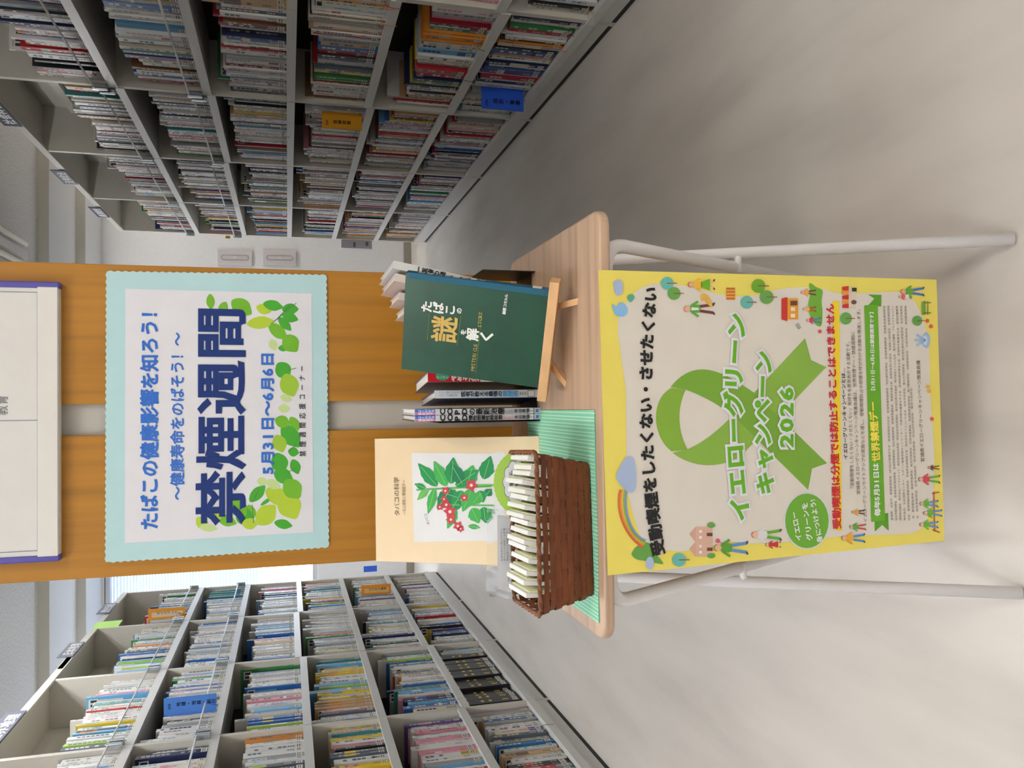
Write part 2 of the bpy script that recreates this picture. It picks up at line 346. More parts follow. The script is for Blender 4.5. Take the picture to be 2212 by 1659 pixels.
def pick(mix):
    r = random.random()*sum(w_ for _, w_ in mix)
    for n, w_ in mix:
        r -= w_
        if r <= 0: return n
    return 'white'
def book_geo(B, cov, pag, lab, bar=None):
    bar = bar or lab
    """one standing book: U of cover boards, page block, sticker and printed marks; cov/pag/lab = MB to write into"""
    x, y, z, t, h, d, sd, col, acc, marks = (B[k] for k in ('x', 'y', 'z', 't', 'h', 'd', 'sd', 'col', 'acc', 'marks'))
    ci, ai = PI[col], PI[acc]; y0, y1 = y-t, y
    tilt = B['tilt']; c_, s_ = math.cos(tilt), math.sin(tilt)
    def W(P): dy, dz = P[1]-y0, P[2]-z; return (P[0], y0+dy*c_-dz*s_, z+dy*s_+dz*c_)
    def bx(m, a, b_, ya_, yb, za_, zb, mi):
        n = len(m.v); m.box(min(x+sd*a, x+sd*b_), max(x+sd*a, x+sd*b_), ya_, yb, za_, zb, mi)
        if tilt: m.v[n:] = [W(P) for P in m.v[n:]]
    bx(cov, 0, .0012, y0, y1, z, z+h, ci); bx(cov, .0012, d, y0, y0+.0012, z, z+h, ci); bx(cov, .0012, d, y1-.0012, y1, z, z+h, ci)
    bx(pag, .0013, d-.002, y0+.0013, y1-.0013, z+.001, z+h-.0025, iP)
    e = -.0003
    def q(m, za_, zb, ya_, yb, mi, lift=e):
        n = len(m.v); X = x+sd*lift; m.add([(X, ya_, za_), (X, yb, za_), (X, yb, zb), (X, ya_, zb)], [(0, 1, 2, 3)], mi)
        if tilt: m.v[n:] = [W(P) for P in m.v[n:]]
    if marks['band']: q(cov, z+h*marks['band'][0], z+h*marks['band'][1], y0+.0002, y1-.0002, ai)
    mi = marks['ink']; zz = z+h*.93; hh = min(t*.62, .012); 
    for g in marks['glyph']:
        if g: q(cov, zz-hh, zz, y0+t*.3, y1-t*.3, mi, -.0006)
        zz -= hh*1.28
        if zz < z+h*.3: break
    zz = z+h*.3
    for g in range(3): q(cov, zz-hh*.5, zz, y0+t*.36, y1-t*.36, mi, -.0006); zz -= hh*.7
    if marks['sticker']:
        q(lab, z+.012, z+.032, y0+t*.06, y1-t*.06, iS, -.0008); q(lab, z+.018, z+.0205, y0+t*.2, y1-t*.2, iI, -.001); q(lab, z+.0245, z+.027, y0+t*.2, y1-t*.2, iI, -.001)
    if marks['cover']:       # what shows on the cover that faces the camera
        def f(m, a, b_, za_, zb, mi, lf):
            n = len(m.v); Y = y0-lf; m.add([(x+sd*a, Y, za_), (x+sd*b_, Y, za_), (x+sd*b_, Y, zb), (x+sd*a, Y, zb)], [(0, 1, 2, 3)], mi)
            if tilt: m.v[n:] = [W(P) for P in m.v[n:]]
        u = marks['cover']
        f(cov, .012, d*.9, z+h*u, z+h*.96, ai, .0003)
        f(bar, .008, .044, z+h*.82, z+h*.95, iS, .0006); f(bar, .012, .022, z+h*.84, z+h*.93, iI, .0009); f(bar, .028, .038, z+h*.84, z+h*.93, iI, .0009)
BOOKS = []
SLOTS = [(sd_, r_, float(onx(X_, Y_, XF[sd_])[1])) for sd_, r_, X_, Y_ in ((-1, 1, 430, 1525), (1, 5, 1130, 212), (1, 3, 760, 258), (-1, 0, 355, 1330), (-1, 4, 850, 1275))]
def mk_marks(col, t):
    dark = col in ('black', 'navy', 'blue', 'teal', 'green', 'red', 'crimson', 'purple', 'brown', 'slate')
    return dict(band=(lambda a: (a, a+random.choice((.06, .12, .3))))(random.choice((.02, .3, .62))) if random.random() < .3 else None,
                ink=PI[random.choice(('white', 'grey', 'ivory'))] if dark else PI[random.choice(('slate', 'grey', 'grey', 'slate', 'navy', 'pink', 'sky blue'))],
                glyph=[random.random() > .3 for _ in range(random.randint(4, 10))], sticker=random.random() < .85,
                cover=random.choice((.1, .45, .6)) if random.random() < .5 else 0)
# runs the photograph shows: side, row, photo point on the spine, count, thickness, height, depth, cover, accent, gap after, note
SPEC = [(-1, 5, 1040, 1398, 14, .045, .235, .18, 'black', 'yellow', .01, 'dark encyclopedia volume with gilt marks'),
        (-1, 5, 1130, 1530, 1, .012, .25, .20, 'white', 'tan', .0, 'white picture book with butterflies on its cover'),
        (-1, 5, 1170, 1570, 1, .022, .205, .15, 'slate', 'grey', 0, ''), (-1, 5, 1180, 1585, 1, .020, .205, .15, 'blue', 'sky blue', 0, ''), (-1, 5, 1200, 1600, 2, .022, .205, .15, 'tan', 'brown', 0, ''),
        (-1, 5, 1215, 1625, 2, .018, .2, .15, 'black', 'red', 0, ''),
        (-1, 5, 960, 1293, 1, .02, .22, .18, 'black', 'blue', .02, ''), (-1, 5, 965, 1300, 1, .012, .2, .15, 'yellow', 'yellow', .02, ''), (-1, 5, 985, 1320, 1, .02, .21, .18, 'red', 'red', .04, ''), (-1, 5, 1008, 1340, 1, .02, .23, .19, 'black', 'yellow', .03, ''),
        (-1, 4, 910, 1358, 1, .025, .26, .20, 'navy', 'slate', .05, ''), (-1, 4, 900, 1392, 1, .02, .24, .19, 'white', 'navy', .02, ''),
        (-1, 4, 930, 1480, 2, .014, .21, .15, 'sky blue', 'white', 0, ''), (-1, 4, 880, 1500, 2, .02, .2, .14, 'navy', 'blue', .01, ''), (-1, 4, 960, 1545, 2, .018, .21, .15, 'purple', 'pink', 0, ''),
        (-1, 4, 830, 1262, 6, .012, .19, .14, 'white', 'red', 0, ''), (-1, 4, 850, 1280, 1, .01, .2, .17, 'orange', 'tan', 0, ''),
        (-1, 3, 780, 1440, 3, .016, .21, .16, 'yellow', 'orange', 0, ''), (-1, 3, 790, 1475, 3, .014, .21, .15, 'yellow', 'sky blue', 0, ''), (-1, 3, 800, 1500, 10, .007, .225, .17, 'tan', 'orange', .01, ''),
        (-1, 3, 720, 1300, 4, .012, .2, .15, 'sky blue', 'yellow', 0, ''), (-1, 3, 850, 1600, 4, .018, .19, .14, 'slate', 'yellow', 0, ''), (-1, 3, 860, 1630, 5, .018, .19, .14, 'yellow', 'pink', 0, ''),
        (-1, 2, 640, 1420, 1, .014, .26, .21, 'green', 'slate', .06, ''), (-1, 2, 640, 1470, 1, .012, .23, .19, 'blue', 'sky blue', .05, ''), (-1, 2, 640, 1535, 4, .014, .2, .15, 'blue', 'yellow', 0, ''), (-1, 2, 670, 1630, 2, .02, .23, .2, 'slate', 'lime', 0, ''),
        (-1, 1, 520, 1266, 15, .012, .21, .15, 'teal', 'blue', .02, 'teal travel guide with a blue lower band'), (-1, 1, 460, 1495, 3, .012, .2, .15, 'blue', 'sky blue', 0, ''), (-1, 1, 420, 1612, 1, .03, .235, .20, 'navy', 'navy', .05, ''),
        (-1, 0, 390, 1340, 2, .012, .21, .15, 'orange', 'orange', 0, ''), (-1, 0, 330, 1425, 1, .012, .22, .18, 'sky blue', 'green', .01, ''), (-1, 0, 300, 1490, 1, .012, .25, .2, 'sky blue', 'white', .03, ''),
        (1, 0, 130, 30, 2, .03, .235, .17, 'crimson', 'red', 0, ''), (1, 0, 270, 205, 10, .017, .22, .16, 'white', 'grey', 0, ''), (1, 0, 330, 430, 5, .012, .21, .15, 'white', 'sky blue', 0, ''),
        (1, 1, 430, 305, 2, .012, .21, .15, 'pink', 'crimson', 0, ''), (1, 1, 480, 440, 3, .012, .21, .15, 'blue', 'navy', 0, ''),
        (1, 2, 520, 20, 2, .03, .24, .19, 'tan', 'brown', .02, ''), (1, 2, 560, 120, 1, .016, .21, .15, 'red', 'red', 0, ''), (1, 2, 560, 178, 1, .016, .22, .15, 'purple', 'purple', 0, ''), (1, 2, 570, 262, 2, .02, .22, .18, 'tan', 'brown', 0, ''), (1, 2, 580, 370, 9, .010, .2, .15, 'ivory', 'white', 0, ''),
        (1, 3, 740, 168, 3, .012, .2, .15, 'yellow', 'navy', 0, ''), (1, 3, 730, 280, 2, .018, .23, .18, 'grey', 'slate', .02, ''),
        (1, 4, 980, 20, 2, .014, .21, .15, 'pink', 'purple', 0, ''), (1, 4, 950, 100, 5, .013, .2, .16, 'orange', 'tan', 0, ''), (1, 4, 890, 228, 1, .016, .22, .17, 'red', 'red', 0, ''), (1, 4, 850, 355, 1, .018, .23, .19, 'ivory', 'orange', .02, 'cream boxed volume with two orange squares'),
        (1, 5, 1220, 60, 2, .018, .21, .16, 'navy', 'slate', 0, ''), (1, 5, 1190, 125, 1, .02, .26, .2, 'black', 'white', .02, ''), (1, 5, 1110, 245, 1, .02, .235, .18, 'ivory', 'slate', .02, ''), (1, 5, 1030, 345, 2, .016, .22, .17, 'red', 'crimson', 0, ''), (1, 5, 1010, 410, 1, .014, .2, .15, 'red', 'red', 0, '')]
spec = {}
for s_ in SPEC:
    y = float(onx(s_[2], s_[3], XF[s_[0]])[1]); spec.setdefault((s_[0], s_[1]), []).append((y, s_))
MARKERS = []
for sd in (-1, 1):
    for r in range(6):
        q = sorted(spec.get((sd, r), []), key=lambda a: -a[0])
        for k in range(4, -1, -1):
            y0, y1 = BAYS[sd][k]+.014, BAYS[sd][k+1]-.014; y = y1; n = 0
            z = ROWS[sd][r]+(jog(sd, r, k) if r < 5 else .0)+(.004 if r == 5 else .0005)
            maxh = ([.27, .265, .29, .25, .28, .26] if sd < 0 else [.27, .28, .28, .28, .27, .265])[r]
            stop = y0+random.choice((0, 0, 0, .03, .08))
            run = None; base_h = random.uniform(.185, .215)
            while y > stop+.012:
                if run is None and q and q[0][0] >= y-.03:
                    yy, s_ = q.pop(0)
                    if yy > y0: run = [s_, s_[4]]
                if run:
                    s_ = run[0]; t_, h, d, col, acc = s_[5]*random.uniform(.96, 1.04), s_[6], s_[7], s_[8], s_[9]; note = s_[11]
                    run[1] -= 1
                else:
                    if random.random() < .1: base_h = random.uniform(.175, .225)
                    col = pick(MIX[sd]); acc = pick(MIX[sd]); note = ''
                    t_ = random.choice((.010, .012, .014, .016, .018, .021, .025, .031)); h = base_h*random.uniform(.95, 1.05)
                    if random.random() < .1: h *= random.uniform(1.08, 1.2)
                    d = h*random.uniform(.66, .74)
                h = min(h, maxh); d = min(d, DEP-.02)
                if y-t_ < y0: break
                for sl in SLOTS:
                    if sl[:2] == (sd, r) and y-t_-.002 < sl[2] < y+.002: y = sl[2]-.0022
                if y-t_ < y0: break
                tilt = 0
                mk = mk_marks(col, t_)
                if run:
                    mk['sticker'] = True
                    if s_[9] != s_[8] and s_[4] > 1: mk['band'] = (.02, .3) if s_[8] == 'teal' else (.55, .75)
                    if s_[8] == 'black' and s_[4] == 14: mk['band'] = None; mk['ink'] = PI['yellow']; mk['glyph'] = [1, 0, 0, 0, 1, 0, 1, 0, 0]; mk['cover'] = 0
                    if s_[4] == 1: mk['cover'] = .45
                n += 1
                pr_ = random.uniform(.004, .012)+(.012 if random.random() < .25 else 0)
                BOOKS.append(dict(x=XF[sd]+sd*(.012+pr_), y=y, z=z, t=t_, h=h, d=d, sd=sd, col=col, acc=acc, marks=mk, tilt=tilt, r=r, k=k, n=n, note=note))
                y -= t_+.0004
                if run and run[1] == 0:
                    y -= s_[10]; run = None
                elif not run and random.random() < .012: y -= random.uniform(.02, .05)
            while q and q[0][0] > y0: q.pop(0)
def weight(B):
    u, v, D = proj((B['x'], B['y']-B['t']/2, B['z']+B['h']/2))
    if not (-20 < u < 1680 and -60 < v < 2300): return 0
    if 425 < u < 1082 and v < 900: return 0
    return B['t']*B['h']*abs(B['x'])/D**3
BOOKS.sort(key=weight, reverse=True)
print('BOOKS', len(BOOKS), 'visible', sum(weight(b_) > 0 for b_ in BOOKS))
ORD = 'first second third fourth fifth sixth seventh eighth ninth tenth eleventh twelfth thirteenth fourteenth fifteenth sixteenth seventeenth eighteenth nineteenth twentieth'.split()
TENS = {2: 'twenty', 3: 'thirty', 4: 'forty', 5: 'fifty', 6: 'sixty', 7: 'seventy', 8: 'eighty', 9: 'ninety'}
def ordn(n):
    if n <= 20: return ORD[n-1]
    if n % 10 == 0: return TENS[n//10][:-1]+'ieth'
    return TENS[n//10]+'-'+ORD[n % 10-1]
RN = ['top', 'second', 'third', 'fourth', 'fifth', 'bottom']; KN = {4: 'farthest', 3: 'second-farthest', 2: 'middle', 1: 'fourth-farthest', 0: 'nearest'}
rest = MB()
for i, B in enumerate(BOOKS):
    if i < 300:
        cv, pg, lb, bc = MB(), MB(), MB(), MB(); book_geo(B, cv, pg, lb, bc)
        ob = cv.build('book', BM); side = 'left' if B['sd'] < 0 else 'right'
        th = 'slim' if B['t'] < .011 else ('thick' if B['t'] > .02 else 'medium')
        tag(ob, '%s %s book, %s from far divider, %s shelf, %s bay, %s bookcase' % (th, B['col'], ordn(B['n']), RN[B['r']], KN[B['k']], side), 'book', 'books on the %s bookcase' % side)
        pg.m = [0]*len(pg.f); pg.build('page_block', PAGE, ob)
        if lb.f: lb.m = [0 if m_ == iS else 1 for m_ in lb.m]; lb.build('call_label', [STK, INK], ob)
        if bc.f: bc.m = [0 if m_ == iS else 1 for m_ in bc.m]; bc.build('barcode_label', [STK, INK], ob)
        B['ob'] = ob
    elif weight(B) > 0 or B['y'] > 1.5: book_geo(B, rest, rest, rest)
ro = rest.build('shelved_books', ALLM, kind='stuff'); tag(ro, 'mass of smaller books filling the farther and upper shelves of both bookcases', 'books')
def cover_print(note, items):
    for B in BOOKS[:300]:
        if note in B['note']:
            x, sd, y, z = B['x'], B['sd'], B['y']-B['t'], B['z']
            for nm, (a0, a1, z0, z1), col in items:
                m = MB(); m.box(min(x+sd*a0*B['d'], x+sd*a1*B['d']), max(x+sd*a0*B['d'], x+sd*a1*B['d']), y-.0022, y-.0008, z+z0*B['h'], z+z1*B['h']); m.build(nm, mat(col, .4), B['ob'])
            return
cover_print('butterflies', [('printed_butterfly', (.05, .38, .30, .62), (130, 100, 60)), ('printed_body', (.2, .23, .28, .66), (60, 40, 30))]+[('printed_figure', (.08+.2*k, .13+.2*k, .74, .92), (90, 90, 96)) for k in (0, 1, 2)])
cover_print('orange squares', [('printed_square', (.10, .26, .58, .82), (196, 110, 50)), ('printed_square', (.10, .26, .2, .44), (196, 110, 50)), ('printed_label', (.34, .44, .4, .6), (70, 80, 100))])
# hanging ribbon bookmarks and security threads of the nearest books
cnt = 0
for B in BOOKS[:300]:
    if random.random() < .12 and cnt < 26 and B['r'] >= 2:
        cnt += 1; x, sd = B['x'], B['sd']; y = B['y']-B['t']/2; z = B['z']; P = []
        ln = random.uniform(.02, .045); sw = random.uniform(-.02, .02)
        for i in range(7):
            a = i/6; P.append((x-sd*(.004+.022*math.sin(a*1.7)), y+sw*a*a, z+.014-ln*a*a-.0+.012*math.sin(a*3)))
        m = MB(); m.tube(P, .0009, 5); m.build('bookmark_thread', mat(random.choice(((226, 110, 50), (70, 70, 74), (190, 40, 40), (230, 226, 210), (226, 180, 40))), .6), B['ob'])
# ---------------------------------------------------------------- markers and signs on the shelves
def marker(sd, r, P, text, num, col, label, out=.042, h=.17, dep=.08, ink=(20, 24, 60), num_col=None):
    """coloured section board standing between books; its writing is on the edge face that looks to the aisle"""
    z = ROWS[sd][r]+(.005 if r == 5 else .001); y = float(onx(*P, XF[sd])[1]); x = XF[sd]-sd*.004; L = .045
    t = thing('section_marker', label, 'shelf marker', (x, y, z+.012), 'section markers standing on the shelves')
    xo = XF[sd]-sd*out; wd_ = out+.012
    b = MB(); b.box(min(xo, xo+sd*(out+dep)), max(xo, xo+sd*(out+dep)), y-.0012, y+.0012, z+.012, z+h); b.build('board', mat(col, .45), t, bevel=.0005)
    L = wd_; pl = Plane((min(xo, xo+sd*wd_), y-.0012, z+.012), (1, 0, 0), (0, 0, 1)); pr = Print(pl)
    if num_col: pr.poly([(L*.12, .012), (L*.62, .012), (L*.62, h-.03), (L*.12, h-.03)], num_col, .0003, 'paper_strip', px=False)
    W_ = L*.30; cells = [(c_, np.array([L*.5-W_/2, h-.052-(i+1)*W_*1.12]), np.array([W_, 0]), np.array([0, W_])) for i, c_ in enumerate(text)]
    pr.chars(cells, ink, .02, .0008)
    for i, c_ in enumerate(num): pr.chars([(c_, np.array([L*.2+i*.0075, h-.036]), np.array([.0125, 0]), np.array([0, .0125]))], ink, .02, .0008)
    pr.finish(t); return t
marker(-1, 1, (430, 1525), '地理・地誌・紀行', '290', (84, 140, 226), 'blue section marker lettered 290 in the left bookcase, second shelf', h=.2)
marker(1, 5, (1130, 212), '国防・軍事', '390', (44, 96, 220), 'bright blue section marker lettered 390 on bottom shelf of right bookcase', h=.175, out=.052)
marker(1, 3, (760, 258), '医療政策', '320', (222, 156, 20), 'mustard yellow section marker on the fourth shelf of the right bookcase', h=.17, ink=(60, 40, 10))
marker(-1, 0, (355, 1330), 'ガイドブック', '', (240, 160, 50), 'orange guidebook section marker on the top shelf, left bookcase', h=.2, num_col=(238, 216, 180), ink=(110, 90, 70))
marker(-1, 4, (850, 1275), 'ビジネス経済', '', (240, 150, 40), 'orange lettered section marker on fifth shelf near the far end', h=.19, num_col=(238, 190, 120), ink=(90, 80, 60))
t = thing('clip_label', 'small blue clip label at the far end of the left bookcase', 'label', (XL, 5.5, .5)); p0 = onx(800, 1232, XL)
b = MB(); b.box(XL-.01, XL+.03, p0[1]-.001, p0[1]+.001, p0[2]-.045, p0[2]+.045); b.build('clip', mat((50, 100, 220), .4), t)
t = thing('file_box', 'grey magazine file sticking out at the far end of right bookcase', 'file box', (XR-.03, 5.9, .37))
a0, a1 = onx(835, 545, XR-.03), onx(885, 527, XR)
b = MB(); b.box(XR-.055, XR+.1, 5.873, 5.93, .385, .385+.215); b.build('box', mat((196, 198, 206), .5), t, bevel=.001)
b = MB(); b.box(XR-.035, XR-.005, 5.8715, 5.873, .41, .43); b.box(XR-.045, XR-.012, 5.8715, 5.873, .50, .515); b.build('printed_label', mat((120, 124, 140), .5), t)
b = MB(); b.box(XR-.02, XR-.002, 5.868, 5.872, 1.34, 1.37); o = b.build('sticker', mat((220, 190, 60), .5)); tag(o, 'tiny yellow sticker on the end panel of the right bookcase', 'sticker')
b = MB(); b.box(XL-.004, XL, 4.02, 4.2, 1.93, 1.952); o = b.build('tape', mat((224, 184, 60), .5)); tag(o, 'strip of yellow tape on the top edge of the left bookcase', 'tape')
b = MB(); V = [ony(*q, 4.3) for q in ((196, 1359), (212, 1344), (265, 1339), (254, 1355))]; b.add(V+[v+(0, .0008, 0) for v in V], [(0, 1, 2, 3), (7, 6, 5, 4)]+[(i, (i+1) % 4, 4+(i+1) % 4, 4+i) for i in range(4)]); o = b.build('paper_slip', mat((178, 218, 130), .6)); tag(o, 'light green paper slip hanging from the top of the left bookcase', 'paper slip')
for sd, y0, y1, txt, lab in ((-1, 3.17, 3.50, '世界地理', 'nearest blue-grey sign plate along the left bookcase top'), (-1, 4.18, 4.42, '日本地理', 'middle blue-grey sign plate along the left bookcase top'), (-1, 4.98, 5.22, '歴史伝記', 'farthest blue-grey sign plate along the left bookcase top'),
                             (1, 3.42, 3.72, '社会科学', 'nearest dark blue sign plate along the right bookcase top'), (1, 4.38, 4.64, '法律政治', 'middle dark blue sign plate along the right bookcase top'), (1, 5.16, 5.42, '経済教育', 'farthest dark blue sign plate along the right bookcase top')):
    x = XF[sd]-sd*.006; zt = TOPZ[sd]
    t = thing('sign_plate', lab, 'sign', (x, (y0+y1)/2, zt-.03), 'sign plates on the bookcase tops')
    b = MB(); b.box(min(x, x+sd*.004), max(x, x+sd*.004), y0, y1, zt-.028, zt+.038); b.build('plate', mat((104, 108, 126) if sd < 0 else (58, 60, 84), .45), t, bevel=.001)
    pl = Plane((x, y0 if sd < 0 else y1, zt-.028), (0, 1 if sd < 0 else -1, 0), (0, 0, 1)); pr = Print(pl); W_ = (y1-y0)*.2
    pr.chars([(c_, np.array([(y1-y0)*(.1+.2*i), .012]), np.array([W_*.95, 0]), np.array([0, .046])) for i, c_ in enumerate(txt)], (238, 238, 240), .03, .0008); pr.finish(t)
#PART2
# ================================================================ the folding table
ZT = .617; ZB = .6035
TOPM = mat((194, 164, 138), .38, name='table_laminate', kind='grain', axis=0, lo=.86, hi=1.06, spec=.4)
TX0, TX1, TY0, TY1 = -.284, .2235, .896, 1.296
t = thing('folding_table', 'small folding table with wood-look top and white tube legs', 'table', (-.03, 1.09, 0))
b = MB(); rc = .022; P = []
for cx, cy, a0 in ((TX1-rc, TY1-rc, 0), (TX0+rc, TY1-rc, 90), (TX0+rc, TY0+rc, 180), (TX1-rc, TY0+rc, 270)):
    P += [(cx+rc*math.cos(math.radians(a0+a)), cy+rc*math.sin(math.radians(a0+a))) for a in range(0, 91, 15)]
n = len(P); b.add([(x, y, ZB) for x, y in P]+[(x, y, ZT) for x, y in P], [tuple(range(n))[::-1], tuple(range(n, 2*n))]+[(i, (i+1) % n, n+(i+1) % n, n+i) for i in range(n)])
b.build('table_top', TOPM, t, bevel=.0035)
WT = mat((238, 236, 238), .3, name='white_powder_coat', spec=.5)
def bend(P, r=.03, n=6):      # round the corners of a polyline
    P = [Vector(p) for p in P]; Q = [P[0]]
    for i in range(1, len(P)-1):
        a = (P[i-1]-P[i]).normalized()*r; c = (P[i+1]-P[i]).normalized()*r
        for k in range(n+1):
            s_ = k/n; Q.append(P[i]+a*(1-s_)**2+c*s_**2)
    return Q+[P[-1]]
XC = -.030
for nm, hw, pts in (('outer_leg_frame', .243, [(.906, .0), (1.235, .592)]), ('inner_leg_frame', .222, [(1.262, .0), (.945, .590)])):
    (ya_, z0), (yb, z1) = pts
    b = MB(); b.tube(bend([(XC-hw, ya_, z0+.004), (XC-hw, yb, z1), (XC+hw, yb, z1), (XC+hw, ya_, z0+.004)], .035), .0088, 14)
    b.build(nm, WT, t, smooth=True)
b = MB(); b.tube([(XC-.222, 1.150, .209), (XC+.222, 1.150, .209)], .006, 10); b.build('cross_bar', WT, t, smooth=True)
for sx in (-1, 1):
    b = MB(); b.tube([(XC+sx*.248, 1.083, .3245), (XC+sx*.214, 1.083, .3245)], .0055, 10); b.build('pivot_bolt', WT, t, smooth=True)
# ---------------------------------------------------------------- yellow campaign poster hanging from the table edge
p_tl, p_tr = ony(1313, 1243, .893), ony(1293, 583, .893)
d_dn = np.array([0, .044, -.512]); d_dn /= np.linalg.norm(d_dn)
pl = Plane((p_tl+p_tr)/2, p_tr-p_tl, -d_dn)
ps = thing('poster', 'yellow bordered no-smoking campaign poster hanging from the front edge of the table', 'poster', tuple(pl.o+(0, 0, -.5)))
c4 = [pl.q(q) for q in ((1313, 1243), (1293, 583), (2023, 604), (2040, 1168))]
NX, NY = 10, 16; b = MB(); V = []
for sidev in (0, 1):
    for j in range(NY+1):
        for i in range(NX+1):
            s_, v_ = i/NX, j/NY; q = (c4[0]*(1-s_)+c4[1]*s_)*(1-v_)+(c4[3]*(1-s_)+c4[2]*s_)*v_
            V.append(pl.pt(q[0], q[1], -.0006*sidev))
G = (NX+1)*(NY+1); fs = []
for j in range(NY):
    for i in range(NX):
        a = j*(NX+1)+i; fs += [(a, a+1, a+NX+2, a+NX+1), (G+a+NX+1, G+a+NX+2, G+a+1, G+a)]
b.add(V, fs); b.build('sheet', mat((238, 222, 104), .42, name='poster_yellow', spec=.35), ps)
pr = Print(pl); CRM = (226, 219, 208); GR = (120, 172, 48); RED = (206, 40, 52); BLK = (34, 34, 36)
pr.poly([(1335, 691), (1366, 636), (1407, 614), (1456, 614), (1505, 623), (1567, 638), (1624, 639), (1680, 625), (1728, 621), (1773, 623), (1814, 634), (1876, 633), (1947, 631), (1972, 648), (1988, 675), (2001, 712), (2007, 757), (2009, 847), (2015, 929), (2018, 997), (2015, 1077), (1997, 1132), (1972, 1151), (1915, 1155), (1823, 1158), (1743, 1167), (1640, 1174), (1578, 1171), (1539, 1180), (1477, 1191), (1440, 1189), (1408, 1207), (1380, 1150), (1356, 1063), (1353, 983), (1352, 880), (1352, 847), (1341, 765)], CRM, .0003, 'printed_ground', smooth=True)
# awareness ribbon: left limb lies over the right one
def strip(A, B, col, lift, nm='ribbon_band'):
    pr.poly(A+B[::-1], col, lift, nm)
def bez(p, n=14):
    p = [np.array(q, float) for q in p]; return [tuple(p[0]*(1-t_)**3+p[1]*3*t_*(1-t_)**2+p[2]*3*t_*t_*(1-t_)+p[3]*t_**3) for t_ in [i/n for i in range(n+1)]]
strip(bez([(1450, 1003-28), (1405, 940), (1405, 860), (1450, 838)]), bez([(1485, 971), (1462, 930), (1462, 880), (1481, 842)]), (136, 178, 62), .0005)
strip(bez([(1448, 836), (1500, 770), (1560, 800), (1630, 850)])+[(1785, 1002-2)], bez([(1482, 842), (1530, 860), (1560, 880), (1590, 905)])+[(1745, 1058)], (124, 172, 60), .0007, 'ribbon_tail')
pr.poly([(1785, 1000), (1745, 1058), (1758, 1012)], (150, 186, 84), .0009)
strip(bez([(1452, 978), (1500, 1015), (1560, 1010), (1600, 985)])+[(1784, 793)], bez([(1486, 970), (1530, 950), (1560, 920), (1590, 890)])+[(1738, 731)], (140, 182, 74), .0006, 'ribbon_tail')
pr.poly([(1784, 793), (1738, 731), (1751, 778)], CRM, .0009)
pr.poly([(1787, 1000), (1744, 1060), (1753, 1012)], CRM, .0010)
pr.text('受動喫煙をしたくない・させたくない', (1436, 1196), (1420, 622), 35, BLK, .045, .0016, arc=22)
for f_, c_, l_ in ((.135, (232, 234, 240), .0014), (.04, (104, 178, 36), .0021)):
    pr.text('イエローグリーン', (1620, 1122), (1612, 680), 52, c_, f_, l_, name='title_lettering', arc=16)
    pr.text('キャンペーン', (1672, 1066), (1668, 760), 50, c_, f_, l_+.0002, name='title_lettering', arc=8)
    pr.text('2026', (1713, 966), (1713, 832), 46, c_, f_, l_+.0003, name='title_lettering')
pr.ell((1742, 1125), 50, 62, (222, 226, 232), .0008); pr.ell((1742, 1125), 47, 59, (112, 176, 56), .0010, n=28)
pr.text('イエロー', (1731, 1166), (1719, 1103), 17, (240, 240, 240), .03, .0014); pr.text('グリーンを', (1754, 1166), (1742, 1083), 17, (240, 240, 240), .03, .0014); pr.text('身につけよう!', (1776, 1170), (1758, 1072), 16, (240, 240, 240), .03, .0014)
pr.poly([(1818, 1146), (1812, 650), (1798, 650), (1804, 1146)], (246, 214, 50), .0007, 'highlight')
pr.text('受動喫煙は分煙では防止することはできません', (1816, 1142), (1800, 656), 24, RED, .035, .0012)
DK = (92, 86, 82)
pr.text('イエローグリーンキャンペーンとは…', (1830, 992), (1824, 794), 12, BLK, .02, .0012)
pr.text('「受動喫煙をしたくない・させたくない」気持ちを意思表示する活動です。', (1844, 1060), (1834, 732), 11, DK, 0, .0012)
pr.text('宮城県イエローグリーンキャンペーン推進会議は、世界禁煙デー・禁煙週間に', (1857, 1068), (1845, 716), 11, DK, 0, .0012)
pr.text('イエローグリーンライトアップの実施などを通し、受動喫煙防止や禁煙を呼びかける活動を推進します。', (1872, 1128), (1857, 662), 11, DK, 0, .0012)
pr.poly([(1889, 1148), (1889, 1112), (1918, 1108), (1919, 1146), (1905, 1134)], (92, 162, 40), .0006, 'banner'); pr.poly([(1874, 636), (1903, 637), (1903, 662), (1873, 662), (1888, 645)], (92, 162, 40), .0006, 'banner')
pr.poly([(1881, 1127), (1866, 660), (1895, 658), (1911, 1124)], (108, 176, 46), .0009, 'banner')
pr.text('毎年5月31日は', (1900, 1114), (1896, 1000), 17, (240, 242, 238), .04, .0014); pr.text('世界禁煙デー', (1900, 996), (1892, 866), 24, (246, 226, 90), .04, .0014)
pr.text('【5月31日～6月6日は禁煙週間です】', (1889, 850), (1885, 668), 12, (238, 240, 236), .03, .0014)
